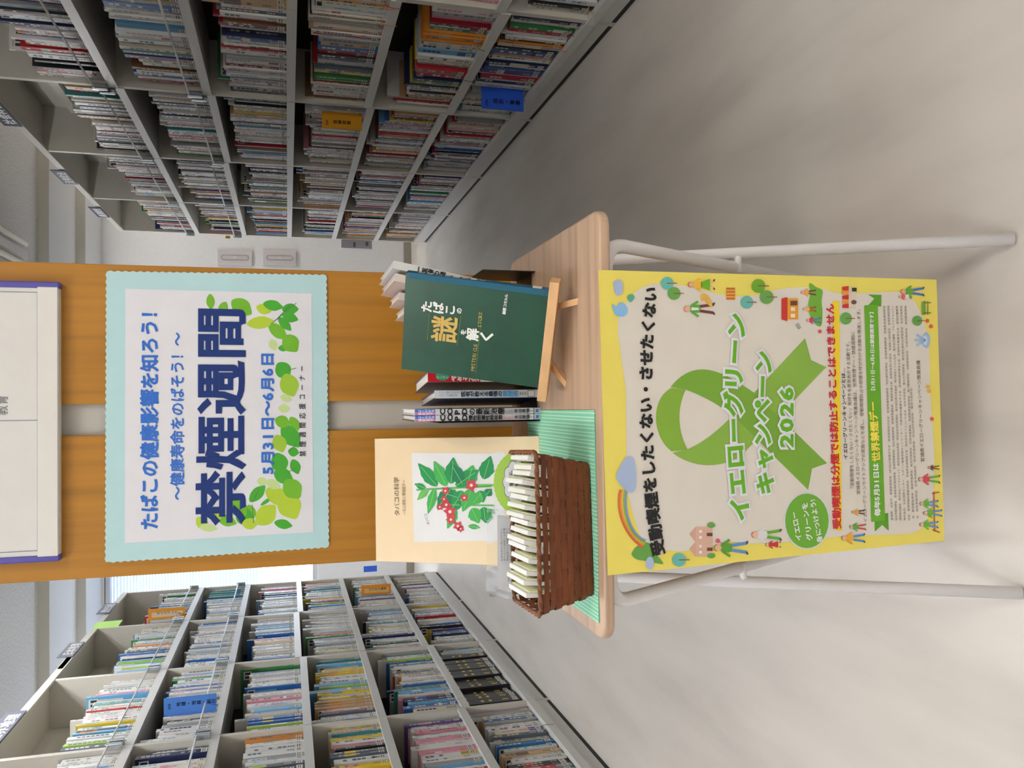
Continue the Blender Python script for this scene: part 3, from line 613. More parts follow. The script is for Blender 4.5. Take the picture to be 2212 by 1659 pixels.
ORG = ['宮城県　仙台市　宮城県医師会　NPO法人禁煙みやぎ　宮城県結核予防会　宮城県歯科医師会　仙台歯科医師会　宮城県薬剤師会　宮城県女性薬剤師会',
       '仙台市薬剤師会　宮城県病院薬剤師会　宮城県製薬協会　仙台市獣医師会　宮城県看護協会　宮城県栄養士会　宮城県産婦人科医会　宮城県小児科医会　宮城県病院協会',
       '保険者協議会　株式会社バイタルネット　株式会社仙台放送　株式会社河北新報社　株式会社東日本放送　株式会社エフエム仙台　株式会社藤崎　アルプスアルパイン',
       '株式会社　仙台国際センター　スポーツ健康宮城ネットセンター　大崎市民の健康を守る会　宮城県理学療法士会　宮城県作業療法士会　宮城労働基準',
       '協会　宮城県臨床検査技師会　宮城県言語聴覚士会　株式会社エフエムいわぬま　仙台市医師会　東北大学医師会　東北医科薬科大学医師会　白石市医師会',
       '会　柴田郡医師会　角田市医師会　岩沼市医師会　名取市医師会　宮城県塩釜医師会　黒川郡医師会　加美郡医師会　大崎市医師会　遠田郡医師会',
       '会　桃生郡医師会　石巻市医師会　登米市医師会　気仙沼市医師会　栗原市医師会']
for i, l in enumerate(ORG):
    x0 = 1928+i*9.2; pr.text(l, (x0, 1124 if i < 5 else 1120), (x0-17 if i < 6 else x0-14, 660-(0 if i < 6 else -178)), 6.6, (120, 114, 110), 0, .0010)
pr.text('宮城県イエローグリーンキャンペーン推進会議', (1996, 998), (1986, 778), 12, (70, 66, 64), 0, .0010)
# little pictures
TRK = (142, 88, 60); TEAL = (108, 186, 174); TG = (108, 168, 82)
def tree(X, Y, r, col):
    pr.ell((X, Y), r, r, col, .0011, n=16); pr.line((X-1, Y), (X+r*1.5, Y), r*.13, TRK, .0014)
for a in ((1440, 612, 14, TEAL), (1455, 634, 14, TG), (1612, 653, 14, TEAL), (1637, 618, 15, (112, 170, 50)), (1655, 642, 15, TG), (1826, 688, 13, TG), (1980, 693, 11, TG), (1466, 1209, 15, TEAL)): tree(*a)
CL = (172, 190, 222)
pr.poly([(1326, 608), (1338, 604), (1345, 616), (1343, 634), (1334, 639), (1327, 632), (1325, 620)], CL, .0007, smooth=True)
pr.poly([(1322, 656), (1331, 662), (1337, 654), (1348, 656), (1355, 668), (1350, 682), (1332, 683), (1324, 670)], (140, 190, 234), .0007, smooth=True)
pr.poly([(1356, 638), (1366, 636), (1370, 644), (1362, 653), (1355, 646)], (94, 176, 140), .0008, smooth=True)
for i, c_ in enumerate(((222, 106, 70), (232, 150, 66), (222, 196, 80), (150, 184, 70), (124, 156, 214))):
    e = i*4.0; A = bez([(1337+e*.9, 1058), (1326+e, 1100), (1345+e*.9, 1160), (1387+e*.35, 1184-e*.9)])
    Bz = bez([(1341.2+e*.9, 1057), (1330+e, 1100), (1349+e*.9, 1157), (1390+e*.35, 1180-e*.9)]); pr.poly(A+Bz[::-1], c_, .0008)
pr.poly([(1346, 994), (1357, 985), (1368, 990), (1372, 1010), (1374, 1035), (1370, 1060), (1356, 1063), (1340, 1048), (1330, 1030), (1335, 1015)], CL, .0010, smooth=True)
pr.poly([(1364, 1196), (1378, 1178), (1400, 1172), (1415, 1195), (1432, 1218), (1400, 1212), (1375, 1208)], (104, 164, 76), .0007, smooth=True); pr.ell((1403, 1216), 9, 14, CL, .0010, n=14)
def house(x0, x1, y0, y1, wall, roof, gab=1):
    pr.poly([(x0, y0), (x1, y0), (x1, y1), (x0, y1)], wall, .0009)
    for k in range(gab):
        ya_ = y0+(y1-y0)*k/gab; yb = y0+(y1-y0)*(k+1)/gab; pr.poly([(x0, ya_), (x0, yb), (x0-(yb-ya_)*.42, (ya_+yb)/2)], roof, .0010)
        for q in (.3, .7): pr.poly([(x0+7, ya_+(yb-ya_)*q-3), (x0+13, ya_+(yb-ya_)*q-3), (x0+13, ya_+(yb-ya_)*q+3), (x0+7, ya_+(yb-ya_)*q+3)], (240, 238, 232), .0012)
        pr.poly([(x1-12, ya_+(yb-ya_)*.4), (x1, ya_+(yb-ya_)*.4), (x1, ya_+(yb-ya_)*.62), (x1-12, ya_+(yb-ya_)*.62)], (110, 70, 60), .0012)
house(1502, 1538, 1138, 1202, (220, 178, 158), (214, 168, 148), 2); pr.ell((1535, 1134), 9, 6, TG, .0013, n=12); pr.ell((1535, 1200), 9, 6, TG, .0013, n=12)
pr.poly([(1687, 645), (1687, 690), (1700, 694), (1700, 642)], (206, 60, 50), .0010); pr.poly([(1700, 645), (1723, 645), (1723, 690), (1700, 690)], (236, 160, 48), .0009)
for q in ((1707, 682), (1707, 668)): pr.poly([(q[0], q[1]-4), (q[0]+9, q[1]-4), (q[0]+9, q[1]+4), (q[0], q[1]+4)], (240, 232, 220), .0012)
pr.poly([(1706, 650), (1721, 650), (1721, 660), (1706, 660)], (110, 74, 60), .0012); pr.line((1720, 700), (1727, 710), 7, (170, 170, 170), .0010)
for i in range(5): y_ = 618+i*9.6; pr.poly([(1818, y_+2), (1818, y_+9), (1832, y_+9.6), (1832, y_)], (206, 50, 46) if i % 2 == 0 else (236, 150, 60), .0012)
pr.poly([(1832, 621), (1847, 621), (1847, 664), (1832, 664)], (224, 206, 186), .0010); pr.poly([(1839, 622), (1849, 622), (1849, 630), (1839, 630)], (50, 60, 44), .0012); pr.ell((1843, 653), 6, 5, (110, 80, 76), .0012, n=10)
pr.poly([(1748, 612), (1762, 620), (1776, 628), (1774, 650), (1776, 676), (1773, 704), (1760, 700), (1748, 680), (1745, 660), (1749, 636)], (116, 178, 60), .0007, smooth=True)
pr.poly([(1568, 621), (1587, 621), (1587, 648), (1568, 648)], (232, 160, 60), .0009)
for i in range(4): pr.line((1568, 624+i*7), (1586, 624+i*7), 2, (170, 84, 60), .0011)
SKN = (232, 180, 150)
def person(X, Y, s_, top, leg, hair=(90, 50, 40), skirt=False, leanY=0):
    pr.ell((X, Y+leanY), s_*.11, s_*.10, SKN, .0014, n=12); pr.ell((X-s_*.05, Y+leanY), s_*.09, s_*.11, hair, .0013, n=12)
    pr.poly([(X+s_*.1, Y-s_*.1), (X+s_*.1, Y+s_*.1), (X+s_*.42, Y+s_*.13), (X+s_*.42, Y-s_*.13)], top, .0012, smooth=True)
    pr.line((X+s_*.14, Y+s_*.1), (X+s_*.4, Y+s_*.28), s_*.08, top, .0011); pr.line((X+s_*.14, Y-s_*.1), (X+s_*.38, Y-s_*.26), s_*.08, top, .0011)
    if skirt: pr.poly([(X+s_*.4, Y-s_*.1), (X+s_*.4, Y+s_*.1), (X+s_*.78, Y+s_*.24), (X+s_*.78, Y-s_*.24)], leg, .0012)
    for sg in (-1, 1):
        pr.line((X+s_*.4, Y+sg*s_*.07), (X+s_*.94, Y+sg*s_*.15), s_*.10, SKN if skirt else leg, .0011); pr.line((X+s_*.93, Y+sg*s_*.13), (X+s_*.97, Y+sg*s_*.22), s_*.06, (90, 70, 80), .0013)
person(1484, 667, 60, (96, 170, 70), (116, 66, 50), (206, 110, 100)); pr.poly([(1492, 664), (1492, 671), (1508, 670), (1508, 665)], (240, 236, 230), .0016)
person(1492, 615, 52, (236, 186, 70), (110, 180, 40), (206, 80, 60), True)
pr.poly([(1512, 638), (1520, 634), (1532, 644), (1538, 662), (1530, 660), (1520, 650), (1514, 650)], (228, 180, 80), .0012, smooth=True)
person(1550, 1183, 66, (96, 160, 60), (96, 148, 206), (150, 130, 60)); pr.line((1550, 1168), (1562, 1176), 1.3, (150, 100, 90), .0012); pr.ell((1549, 1168), 5, 5, (224, 96, 110), .0014, n=12)
person(1630, 1155, 58, (226, 226, 226), (100, 176, 50), (200, 110, 80)); person(1656, 1176, 30, (200, 60, 60), (206, 60, 60), (90, 50, 40), True)
person(1950, 630, 46, (100, 170, 60), (70, 120, 200), (206, 80, 60)); person(1943, 641, 24, (226, 90, 70), (240, 230, 225), (170, 80, 60), True)
person(1822, 1162, 46, (232, 170, 60), (80, 140, 206), (150, 80, 60)); person(1838, 1138, 32, (90, 170, 70), (206, 60, 60), (70, 50, 40)); person(1842, 1106, 26, (220, 160, 70), (90, 60, 40), (200, 60, 60))
person(1732, 632, 30, (238, 170, 70), (120, 70, 50), (150, 120, 100)); person(1736, 668, 26, (238, 190, 120), (206, 70, 50), (70, 60, 60)); person(1744, 692, 28, (200, 70, 90), (80, 130, 210), (150, 70, 60))
person(1988, 1035, 42, (214, 80, 96), (110, 184, 60), (150, 80, 80)); person(2006, 1010, 22, (110, 70, 50), (110, 70, 50), (90, 60, 40))
for y_, c_ in ((1088, (110, 184, 60)), (1108, (110, 184, 60)), (1133, (110, 184, 60))): person(1990 if y_ != 1108 else 1998, y_, 36, c_, (100, 150, 214), (100, 84, 50))
pr.line((2016, 1062), (2018, 1148), 2.5, (190, 90, 70), .0010); pr.line((2012, 1066), (2028, 1063), 2.5, (190, 90, 70), .0010); pr.line((2014, 1144), (2029, 1150), 2.5, (190, 90, 70), .0010)
pr.poly([(1996, 650), (1996, 680), (1990, 680), (1990, 652)], (110, 170, 70), .0010)
for y_ in (654, 676): pr.line((1994, y_), (2010, y_), 2, (110, 120, 60), .0011)
for x_ in (1997, 2003): pr.line((x_, 650), (x_, 680), 2, (120, 150, 70), .0011)
pr.ell((2000, 735), 8, 17, (158, 190, 224), .0009, n=18); pr.ell((1997, 735), 5, 11, (206, 222, 238), .0011, n=14)
for dy in (-12, 0, 12): pr.line((1998, 735), (1974+abs(dy)*.4, 735+dy), 4, (150, 190, 232), .0012)
for q in ((2002, 693), (2010, 705), (2006, 845), (2012, 905), (1770, 716), (2003, 835)): pr.ell(q, 3.4, 3.4, (222, 92, 76) if q[1] < 720 or q[1] > 890 else (232, 180, 70), .0010, n=10, zig=.6)
pr.finish(ps)
# ---------------------------------------------------------------- teal mounted sign on the wooden end
pl = Plane(ony(226, 1216, PY-.002), (1, 0, 0), (0, 0, 1)); t = thing('mounted_sign', 'no-smoking week sign on light blue card with pinked edges', 'sign', tuple(ony(709, 900, PY-.002)))
cor = [pl.q(q) for q in ((229, 1214), (231, 587), (704, 595), (709, 1181))]
P = []
for i in range(4):
    a, c = cor[i], cor[(i+1) % 4]; L_ = np.linalg.norm(c-a); nt = int(L_/.0052); d = (c-a)/L_; nn = np.array([-d[1], d[0]])
    for k in range(nt): P.append(a+(c-a)*k/nt+nn*(.0019 if k % 2 else 0)); P.append(a+(c-a)*(k+.5)/nt+nn*(0 if k % 2 else 0)+nn*(.0)) if False else None
P = [p for p in P if p is not None]; n = len(P)
b = MB(); b.add([pl.pt(*p, .0) for p in P]+[pl.pt(*p, .0009) for p in P], [tuple(range(n))[::-1], tuple(range(n, 2*n))]+[(i, (i+1) % n, n+(i+1) % n, n+i) for i in range(n)])
b.build('card', mat((186, 222, 226), .7, name='pale_blue_card'), t)
pr = Print(pl); pr.poly([(270, 1173), (271, 624), (673, 634), (677, 1149)], (230, 230, 236), .0013, 'white_sheet')
BLU = (52, 112, 208); NAV = (24, 52, 120)
def leaf(c, L_, W_, ang, col, lift=.0017):
    ca, sa = math.cos(ang), math.sin(ang); f = lambda a, d_: (c[0]+a*ca-d_*sa, c[1]+a*sa+d_*ca)
    pr.poly([f(-L_/2, 0), f(-L_*.25, W_*.42), f(L_*.1, W_*.5), f(L_*.36, W_*.25), f(L_/2, 0), f(L_*.36, -W_*.25), f(L_*.1, -W_*.5), f(-L_*.25, -W_*.42)], col, lift, 'printed_leaves', smooth=True)
LF = [(118, 186, 48), (74, 172, 52), (160, 200, 60), (182, 208, 60), (96, 184, 60), (198, 220, 150)]
random.seed(3)
for x_, y_, l_, w_, a_, c_ in ((455, 652, 34, 18, 1.5, 0), (482, 666, 30, 20, 2.0, 0), (522, 664, 52, 36, .6, 0), (570, 668, 34, 22, .3, 3), (590, 660, 44, 22, .2, 1), (627, 668, 36, 24, 0, 1), (627, 686, 36, 20, .3, 1), (563, 697, 60, 26, -.1, 3), (615, 700, 40, 18, .8, 1),
                               (600, 716, 52, 26, .7, 0), (628, 742, 44, 36, .9, 0), (590, 745, 26, 18, 1.2, 5), (612, 752, 22, 14, 0, 1), (612, 800, 40, 34, .9, 1), (625, 832, 52, 40, 1.2, 2), (618, 860, 26, 16, .3, 5), (614, 882, 26, 18, 0, 5), (610, 911, 34, 26, .3, 0), (636, 915, 34, 20, 1.0, 0),
                               (604, 958, 40, 30, 1.2, 2), (628, 942, 60, 36, .9, 1), (634, 976, 24, 20, .2, 1), (604, 1000, 46, 36, 1.2, 1), (612, 1028, 44, 32, .4, 1), (638, 1008, 34, 22, 1.2, 1), (566, 1040, 22, 18, .2, 5), (590, 1046, 34, 20, .5, 5), (556, 1066, 48, 24, -.8, 1), (600, 1072, 60, 36, .5, 3), (632, 1056, 50, 40, .9, 0), (625, 1092, 64, 50, 1.1, 3),
                               (516, 1098, 44, 34, .8, 0), (528, 1116, 44, 36, 1.2, 1), (490, 1124, 44, 24, .3, 0), (437, 1130, 34, 24, .8, 3), (470, 1112, 34, 20, 2.2, 3), (540, 1131, 34, 24, 0, 3), (575, 1112, 56, 40, -.8, 3), (612, 1132, 40, 20, .2, 1), (540, 1108, 36, 26, 1.4, 0), (450, 1140, 40, 16, .1, 5), (646-8, 1085, 34, 18, 1.5, 1), (575, 1083, 30, 8, -.6, 1)):
    leaf((x_, y_), l_, w_, a_, LF[c_], .0015+.0002*random.random())
for a, c in (((640, 655), (585, 700)), ((625, 660), (598, 690)), ((640, 795), (622, 800)), ((545, 1085), (560, 1055)), ((548, 1130), (545, 1090)), ((640, 960), (625, 975)), ((640, 1010), (622, 1020))): pr.line(a, c, 1.6, (90, 140, 80), .0019)
pr.text('たばこの健康影響を知ろう！', (342, 1144), (342, 652), 38, BLU, .03, .0022); pr.text('～健康寿命をのばそう！～', (398, 1080), (398, 718), 30, BLU, .02, .0022)
pr.text('禁煙週間', (528, 1132), (528, 662), 104, NAV, .026, .0024, name='heading_lettering'); pr.text('5月31日～6月6日', (592, 1024), (591, 760), 29, BLU, .035, .0024)
pr.text('禁 煙 週 間 応 援 コ ー ナ ー', (661, 986), (659, 790), 15, BLK, .01, .0022); pr.finish(t)
# ---------------------------------------------------------------- framed notice above
x0, x1, zb = -.2303, .1818, 1.2965
t = thing('notice_board', 'white subject notice board with purple side rails at the top of the wooden end', 'notice board', (0, PY-.01, zb))
b = MB(); b.box(x0+.008, x1-.008, PY-.016, PY, zb, 1.80); b.build('panel', mat((222, 220, 216), .4), t, bevel=.002)
for xa_ in (x0, x1-.0095): b = MB(); b.box(xa_, xa_+.0095, PY-.018, PY, zb-.001, 1.80); b.build('side_rail', mat((82, 76, 162), .32), t, bevel=.002)
b = MB(); b.box(x0+.008, x1-.008, PY-.0185, PY-.016, zb+.001, zb+.028); b.build('bottom_rail', mat((226, 224, 218), .35), t, bevel=.0008)
pl = Plane((x0, PY-.0162, zb), (1, 0, 0), (0, 0, 1)); pr = Print(pl); q0, q1 = pl.q((82, 1190)), pl.q((84, 631))
xl_, xr_, zz = q0[0], q1[0], q0[1]
for A in ([(xl_, zz), (xr_, zz), (xr_, zz+.0009), (xl_, zz+.0009)], [(xl_, zz), (xl_+.0009, zz), (xl_+.0009, .5), (xl_, .5)], [(xr_-.0009, zz), (xr_, zz), (xr_, .5), (xr_-.0009, .5)], [(pl.q((40, 909))[0], zz), (pl.q((40, 909))[0]+.0009, zz), (pl.q((40, 909))[0]+.0009, .5), (pl.q((40, 909))[0], .5)]):
    pr.poly(A, (110, 128, 160), .0005, 'printed_rule', px=False)
pr.text('教育', (17, 897), (17, 853), 24, (120, 124, 130), .0, .0006); pr.finish(t)
# ================================================================ things on the table
GRN = mat((124, 200, 164), .8, name='green_cotton', kind='mat')
b = MB(); A = [onz(*q, ZT+.001) for q in ((1284, 886), (1140, 886))]; L0, L1 = onz(1294, 1346, ZT+.001), onz(1294, 1346, ZT+.001)+(A[1]-A[0])
V = [A[0], A[1], L1, L0]; b.add([v-(0, 0, .0006) for v in V]+[v+(0, 0, .0007) for v in V], [(0, 1, 2, 3), (7, 6, 5, 4)]+[(i, (i+1) % 4, 4+(i+1) % 4, 4+i) for i in range(4)])
o = b.build('place_mat', GRN); tag(o, 'green patterned cloth mat under the basket and cream book', 'mat'); ZM = ZT+.0018
def table_book(name, label, xb, yr, yl, yaw, h, d, col, side_col=None, spine=None, lean=0, z=ZT+.0004, pag=(236, 232, 226), grp='books standing on the folding table'):
    """upright book, spine to the viewer; base_r/base_l = table points under the spine corners; returns thing and spine plane"""
    L_ = onz(xb, yl, ZT); t0 = onz(xb, yr, ZT)[0]-L_[0]; ex = np.array([math.cos(yaw), math.sin(yaw), 0])*t0; t_ = np.linalg.norm(ex); ex = ex/t_; ey = np.array([-ex[1], ex[0], 0]); up = np.array([math.sin(lean)*ex[0], math.sin(lean)*ex[1], math.cos(lean)])
    L_ = np.array([L_[0], L_[1], z]); t = thing(name, label, 'book', tuple(L_), grp)
    cm = mat(col, .3, name='book_jacket', spec=.5); sm = mat(side_col or col, .3, spec=.5)
    b = MB(); b.obox(L_, ex*t_, ey*.0012, up*h); b.build('spine', cm, t)
    b = MB(); b.obox(L_+ey*.0012, ex*.0011, ey*(d-.0012), up*h); b.build('cover', sm, t)
    b = MB(); b.obox(L_+ey*.0012+ex*(t_-.0011), ex*.0011, ey*(d-.0012), up*h); b.build('cover', sm, t)
    b = MB(); b.obox(L_+ey*.0014+ex*.0013+up*.001, ex*(t_-.0026), ey*(d-.003), up*(h-.0035)); b.build('page_block', mat(pag, .8, name='book_pages', kind='grain', axis=1, lo=.93, hi=1.02), t)
    return t, Plane(L_, ex, up)
BH = .183
for k, (yr, yl, xb, lab, ttl) in enumerate(((893.6, 906, 1168, 'white COPD paperback nearest the cream book, chronic disease title', ('COPD', '慢性閉塞性肺疾患')), (880.6, 892.9, 1167.5, 'white COPD paperback with newest treatment title, second from the left', ('COPD', 'の最新治療')))):
    t, sp = table_book('book', lab, xb, yr, yl, .0, BH, .129, (214, 214, 222), (228, 228, 232) if k else (60, 60, 70))
    pr = Print(sp); S = lambda a, z_: (a, z_)
    W_ = np.linalg.norm(onz(xb, yr, ZT)-onz(xb, yl, ZT)); r_ = lambda a0, a1, z0, z1, c_, l_=.0004, nm='printed_block': pr.poly([(W_*a0, z0), (W_*a1, z0), (W_*a1, z1), (W_*a0, z1)], c_, l_, nm, px=False)
    r_(.5, 1, BH*.84, BH*.995, (64, 118, 214)); r_(0, .5, BH*.84, BH*.995, (214, 124, 176))
    def col(txt, a, z1, ch, wd, c_, fat=0, l_=.0009):
        pr.chars([(q_, np.array([W_*a-wd/2*(1 if ord(q_) > 0x2000 else .7), z1-(i+1)*ch+ch*.1]), np.array([wd, 0]), np.array([0, ch*.98])) for i, q_ in enumerate(txt)], c_, fat, l_)
    col('よくわかる', .72, BH*.975, .0047, .0042, (236, 240, 248), .02); col('最新医学', .27, BH*.975, .0056, .0042, (244, 226, 238), .02)
    col(ttl[0], .52, BH*.815, .0104, .0125, BLK, .04); col(ttl[1], .5, BH*.815-.0425, .0062 if k == 0 else .0105, .0080 if k == 0 else .0095, BLK, .03)
    col('タバコ病といわれる病気', .66, BH*.345, .0026, .0034, (216, 130, 150) if k == 0 else (90, 90, 96)); col('慢性閉塞性肺疾患治療', .3, BH*.345, .0028, .0034, (216, 130, 150) if k == 0 else (90, 90, 96))
    col('木田厚瑞', .5, BH*.215, .0058, .0062, (50, 50, 54), .02)
    r_(.05, .95, BH*.055, BH*.10, (236, 236, 236)); r_(.0, 1, BH*.10, BH*.104, (60, 60, 70), .0006); r_(.0, 1, BH*.052, BH*.056, (60, 60, 70), .0006); col('493', .5, BH*.097, .0026, .0045, (70, 70, 76))
    pr.poly([(W_*.25, BH*.012), (W_*.5, BH*.02), (W_*.75, BH*.012), (W_*.75, BH*.042), (W_*.5, BH*.034), (W_*.25, BH*.042)], (64, 118, 220), .0007, px=False)
    pr.finish(t)
t, sp = table_book('book', 'slim white paperback with doctor-taught smoking cessation title and dark blue cover', 1164, 841.5, 858, .10, .153, .118, (216, 220, 228), (30, 52, 96))
W_ = np.linalg.norm(onz(1164, 841.5, ZT)-onz(1164, 858, ZT)); pr = Print(sp)
col('ズルく寝てやめる', .7, .147, .0036, .0042, (90, 170, 220)); col('スパッと消える', .32, .147, .0038, .004, (90, 100, 120)); col('医者が教える最強の', .5, .116, .0068, .0088, (30, 60, 90), .03); col('禁煙術', .5, .0545, .0080, .0095, (80, 170, 226), .03); col('専門医', .5, .029, .0035, .004, (90, 90, 96))
pr.poly([(W_*.08, .006), (W_*.92, .006), (W_*.92, .0165), (W_*.08, .0165)], (60, 60, 66), .0005, px=False); pr.poly([(W_*.14, .0066), (W_*.86, .0066), (W_*.86, .0159), (W_*.14, .0159)], (232, 232, 230), .0008, px=False); pr.finish(t)
t, sp = table_book('book', 'thick red and white paperback half hidden behind the green book', 1160, 800, 824, .12, .161, .125, (226, 226, 226), (60, 40, 44), lean=0)
W_ = np.linalg.norm(onz(1160, 800, ZT)-onz(1160, 824, ZT)); pr = Print(sp)
pr.poly([(0, .085), (W_, .085), (W_, .161), (0, .161)], (206, 34, 44), .0004, px=False); pr.poly([(W_*.5+W_*.38*math.cos(a), .140+.010*math.sin(a)) for a in [i*math.pi/9 for i in range(18)]], (66, 170, 130), .0007, px=False)
col('ゼッタイ', .4, .149, .0045, .005, (230, 240, 230)); col('やめる方法', .42, .128, .0082, .013, (240, 236, 236), .05); pr.finish(t)
# the pale paperbacks fanned at the right
def slab(name, label, o, ex, ey, up, t_, d, h, col, side_col, grp='books standing on the folding table', pag=(236, 232, 226)):
    o = np.array(o, float); t = thing(name, label, 'book', tuple(o), grp)
    b = MB(); b.obox(o, ex*t_, ey*.0012, up*h); b.build('spine', mat(col, .35), t)
    b = MB(); b.obox(o+ey*.0012, ex*.0011, ey*(d-.0012), up*h); b.build('cover', mat(side_col, .35), t)
    b = MB(); b.obox(o+ey*.0012+ex*(t_-.0011), ex*.0011, ey*(d-.0012), up*h); b.build('cover', mat(side_col, .35), t)
    b = MB(); b.obox(o+ey*.0014+ex*.0013+up*.001, ex*(t_-.0026), ey*(d-.003), up*(h-.0035)); b.build('page_block', mat(pag, .8, name='book_pages', kind='grain', axis=1, lo=.93, hi=1.02), t)
    return t, Plane(o, ex, up)
def nrm(v): v = np.array(v, float); return v/np.linalg.norm(v)
for k, (px_, dy, txt, lab, colr, lean) in enumerate((((1176, 632), .0, ('一般', 'の謎'), 'white paperback with black title leaning right behind the green book', (222, 222, 220), .185), ((1176, 652), .004, ('薬物', '下'), 'cream paperback second from the right behind the green book', (226, 216, 206), .17),
                                                     ((1176, 671), .010, ('', ''), 'cream paperback third from the right, mostly hidden by the green book', (228, 220, 212), .15), ((1176, 691), .014, ('', ''), 'pale paperback deepest behind the green book', (224, 218, 212), .12))):
    base = onz(*px_, ZT+.0005); ya_ = 0.0; ey = np.array([-math.sin(ya_), math.cos(ya_), 0]); e0_ = np.array([math.cos(ya_), math.sin(ya_), 0])
    up = nrm(e0_*math.sin(lean)+np.array([0, 0, math.cos(lean)])); ex = nrm(np.cross(ey, up)); ex = ex*np.sign(ex[0]); up_h = (.216, .213, .200, .190)[k]; dep_ = (.168, .163, .105, .095)[k]; base = base+np.array([0, (0, .002, .055, .065)[k], 0])
    t, sp = slab('book', lab, base-e0_*.0115+np.array([0, 0, .0024]), ex, ey, up, .0105, dep_, up_h, colr, (216, 196, 190) if k else (216, 216, 216))
    if txt[0]:
        pr = Print(sp); W_ = .0105
        col('一医療の闇' if k == 0 else '薬物（下）', .5, up_h*.86, .0085, .0092, BLK, .03); col('元米の喫煙国家を読む', .5, up_h*.56, .0060, .0065, (110, 106, 104)); col('宮本順伯', .5, up_h*.2, .0055, .006, (120, 112, 108)); pr.finish(t)
# black book-end plates
t = thing('book_end', 'black metal book end at the right behind the fanned paperbacks', 'book end', (.13, 1.16, ZT)); e0 = onz(1157, 603, ZT)+np.array([.012, 0, 0])
b = MB(); b.box(e0[0]-.0012, e0[0], e0[1], e0[1]+.10, ZT+.0004, ZT+.08); b.build('upright_plate', mat((26, 26, 28), .45, spec=.5), t, bevel=.0004)
b = MB(); b.box(e0[0]-.05, e0[0]-.0012, e0[1]+.02, e0[1]+.10, ZT+.0002, ZT+.0009); b.build('base_plate', mat((26, 26, 28), .45, spec=.5), t)
t = thing('book_end', 'black metal book end pressed against the left COPD paperback', 'book end', (-.03, 1.2, ZT)); e0 = onz(1170, 908.5, ZT)
b = MB(); b.box(e0[0]-.001, e0[0], e0[1], e0[1]+.11, ZT+.0004, ZT+.15); b.build('upright_plate', mat((26, 26, 28), .45, spec=.5), t, bevel=.0003)
b = MB(); b.box(e0[0], e0[0]+.05, e0[1]+.02, e0[1]+.11, ZT+.0002, ZT+.0004); b.build('base_plate', mat((26, 26, 28), .45, spec=.5), t)
# ---------------------------------------------------------------- green book on its wooden easel
yaw, lean = -.3929, .3986; BLc = np.array([.0147, 1.0345, .651]); GW, GH, GT = .1323, .1864, .014
r1 = np.array([math.cos(yaw), math.sin(yaw), 0]); bk = np.array([-math.sin(yaw), math.cos(yaw), 0]); up = np.array([0, 0, 1])*math.cos(lean)+bk*math.sin(lean); nb = np.cross(r1, up); nb = nb if nb[1] > 0 else -nb
gp = Plane(BLc, r1, up); t = thing('book', 'dark green hardback with gold character leaning on a small wooden easel', 'book', tuple(BLc))
GRC = mat((16, 72, 50), .3, name='green_jacket', spec=.6, kind='speckle', scale=30); GSP = mat((24, 90, 124), .28, name='teal_blue_spine', spec=.6)
b = MB(); b.obox(BLc, r1*GW, nb*.0015, up*GH); b.build('front_cover', GRC, t, bevel=.0005)
b = MB(); b.obox(BLc+nb*(GT-.0015), r1*GW, nb*.0015, up*GH); b.build('back_cover', GRC, t)
b = MB(); b.obox(BLc+r1*(GW-.0015)+nb*.0015, r1*.0015, nb*(GT-.003), up*GH); b.build('spine', GSP, t)
b = MB(); b.obox(BLc+nb*.0017+r1*.001+up*.002, r1*(GW-.003), nb*(GT-.0034), up*(GH-.004)); b.build('page_block', PAGE, t)
pr = Print(gp); WH = (236, 236, 232); GO = (204, 172, 92)
pr.poly([(882, 588), (883.5, 601), (1188, 640), (1188.5, 627)], (26, 92, 118), .0004, 'spine_fold')
def one(ch, c, s_px, colr, fat=.0, ang=0, sx=1):
    A = gp.q(c); k_ = 1/1706; a = math.radians(ang); ex = np.array([math.cos(a), math.sin(a)])*s_px*k_*sx; ey = np.array([-math.sin(a), math.cos(a)])*s_px*k_
    pr.chars([(ch, A-ex/2-ey*.38, ex, ey)], colr, fat, .0009)
for ch, c, s_ in (('た', (922, 662), 27), ('ば', (947, 665), 27), ('こ', (972, 669), 26), ('の', (992, 671), 14)): one(ch, c, s_, WH, .035)
one('謎', (960, 711), 62, GO, .022); one('を', (1001, 717), 14, WH, .03); one('解', (1021, 722), 29, WH, .035); one('く', (1051, 726), 32, WH, .04)
pr.text('STORY', (1041, 707), (1043, 674), 11, GO, 0, .0009); pr.text('MYSTERIOUS', (1026, 802), (1033, 742), 11, GO, 0, .0009)
for ch, c in (('編', (1089, 675)), ('著', (1090, 668)), ('コ', (1091, 660)), ('ネ', (1092, 653)), ('ス', (1093, 647)), ('ー', (1093.5, 643)), ('ル', (1094, 638.5))): one(ch, c, 8, WH, .03)
for a, c in (((928, 676), (923, 735)), ((996, 683), (988, 747)), ((1041, 673), (1028, 805))): pr.line(a, c, 1.0, (110, 140, 70), .0006)
pr.finish(t)
sp = Plane(BLc+r1*GW, nb, up); b = MB(); b.obox(BLc+r1*(GW+.0001)+nb*.002+up*.010, r1*.0004, nb*.010, up*.012); b.build('call_label', STK, t)
pr2 = Print(sp); pr2.chars([(q_, np.array([.003, GH*.94-(i+1)*.0115]), np.array([.0088, 0]), np.array([0, .0098])) for i, q_ in enumerate('たばこの謎を解く')], WH, .02, .0006); pr2.finish(t)
WD = mat((222, 178, 128), .55, name='pale_pine', kind='grain', axis=0, lo=.93, hi=1.03)
t = thing('easel', 'small pale pine table easel holding the green book', 'easel', (.07, 1.0, ZT))
lz = BLc-up*.0125-nb*.012; b = MB(); b.obox(lz-r1*.014, r1*.160, nb*.027, up*.0122); b.build('ledge', WD, t, bevel=.0007)
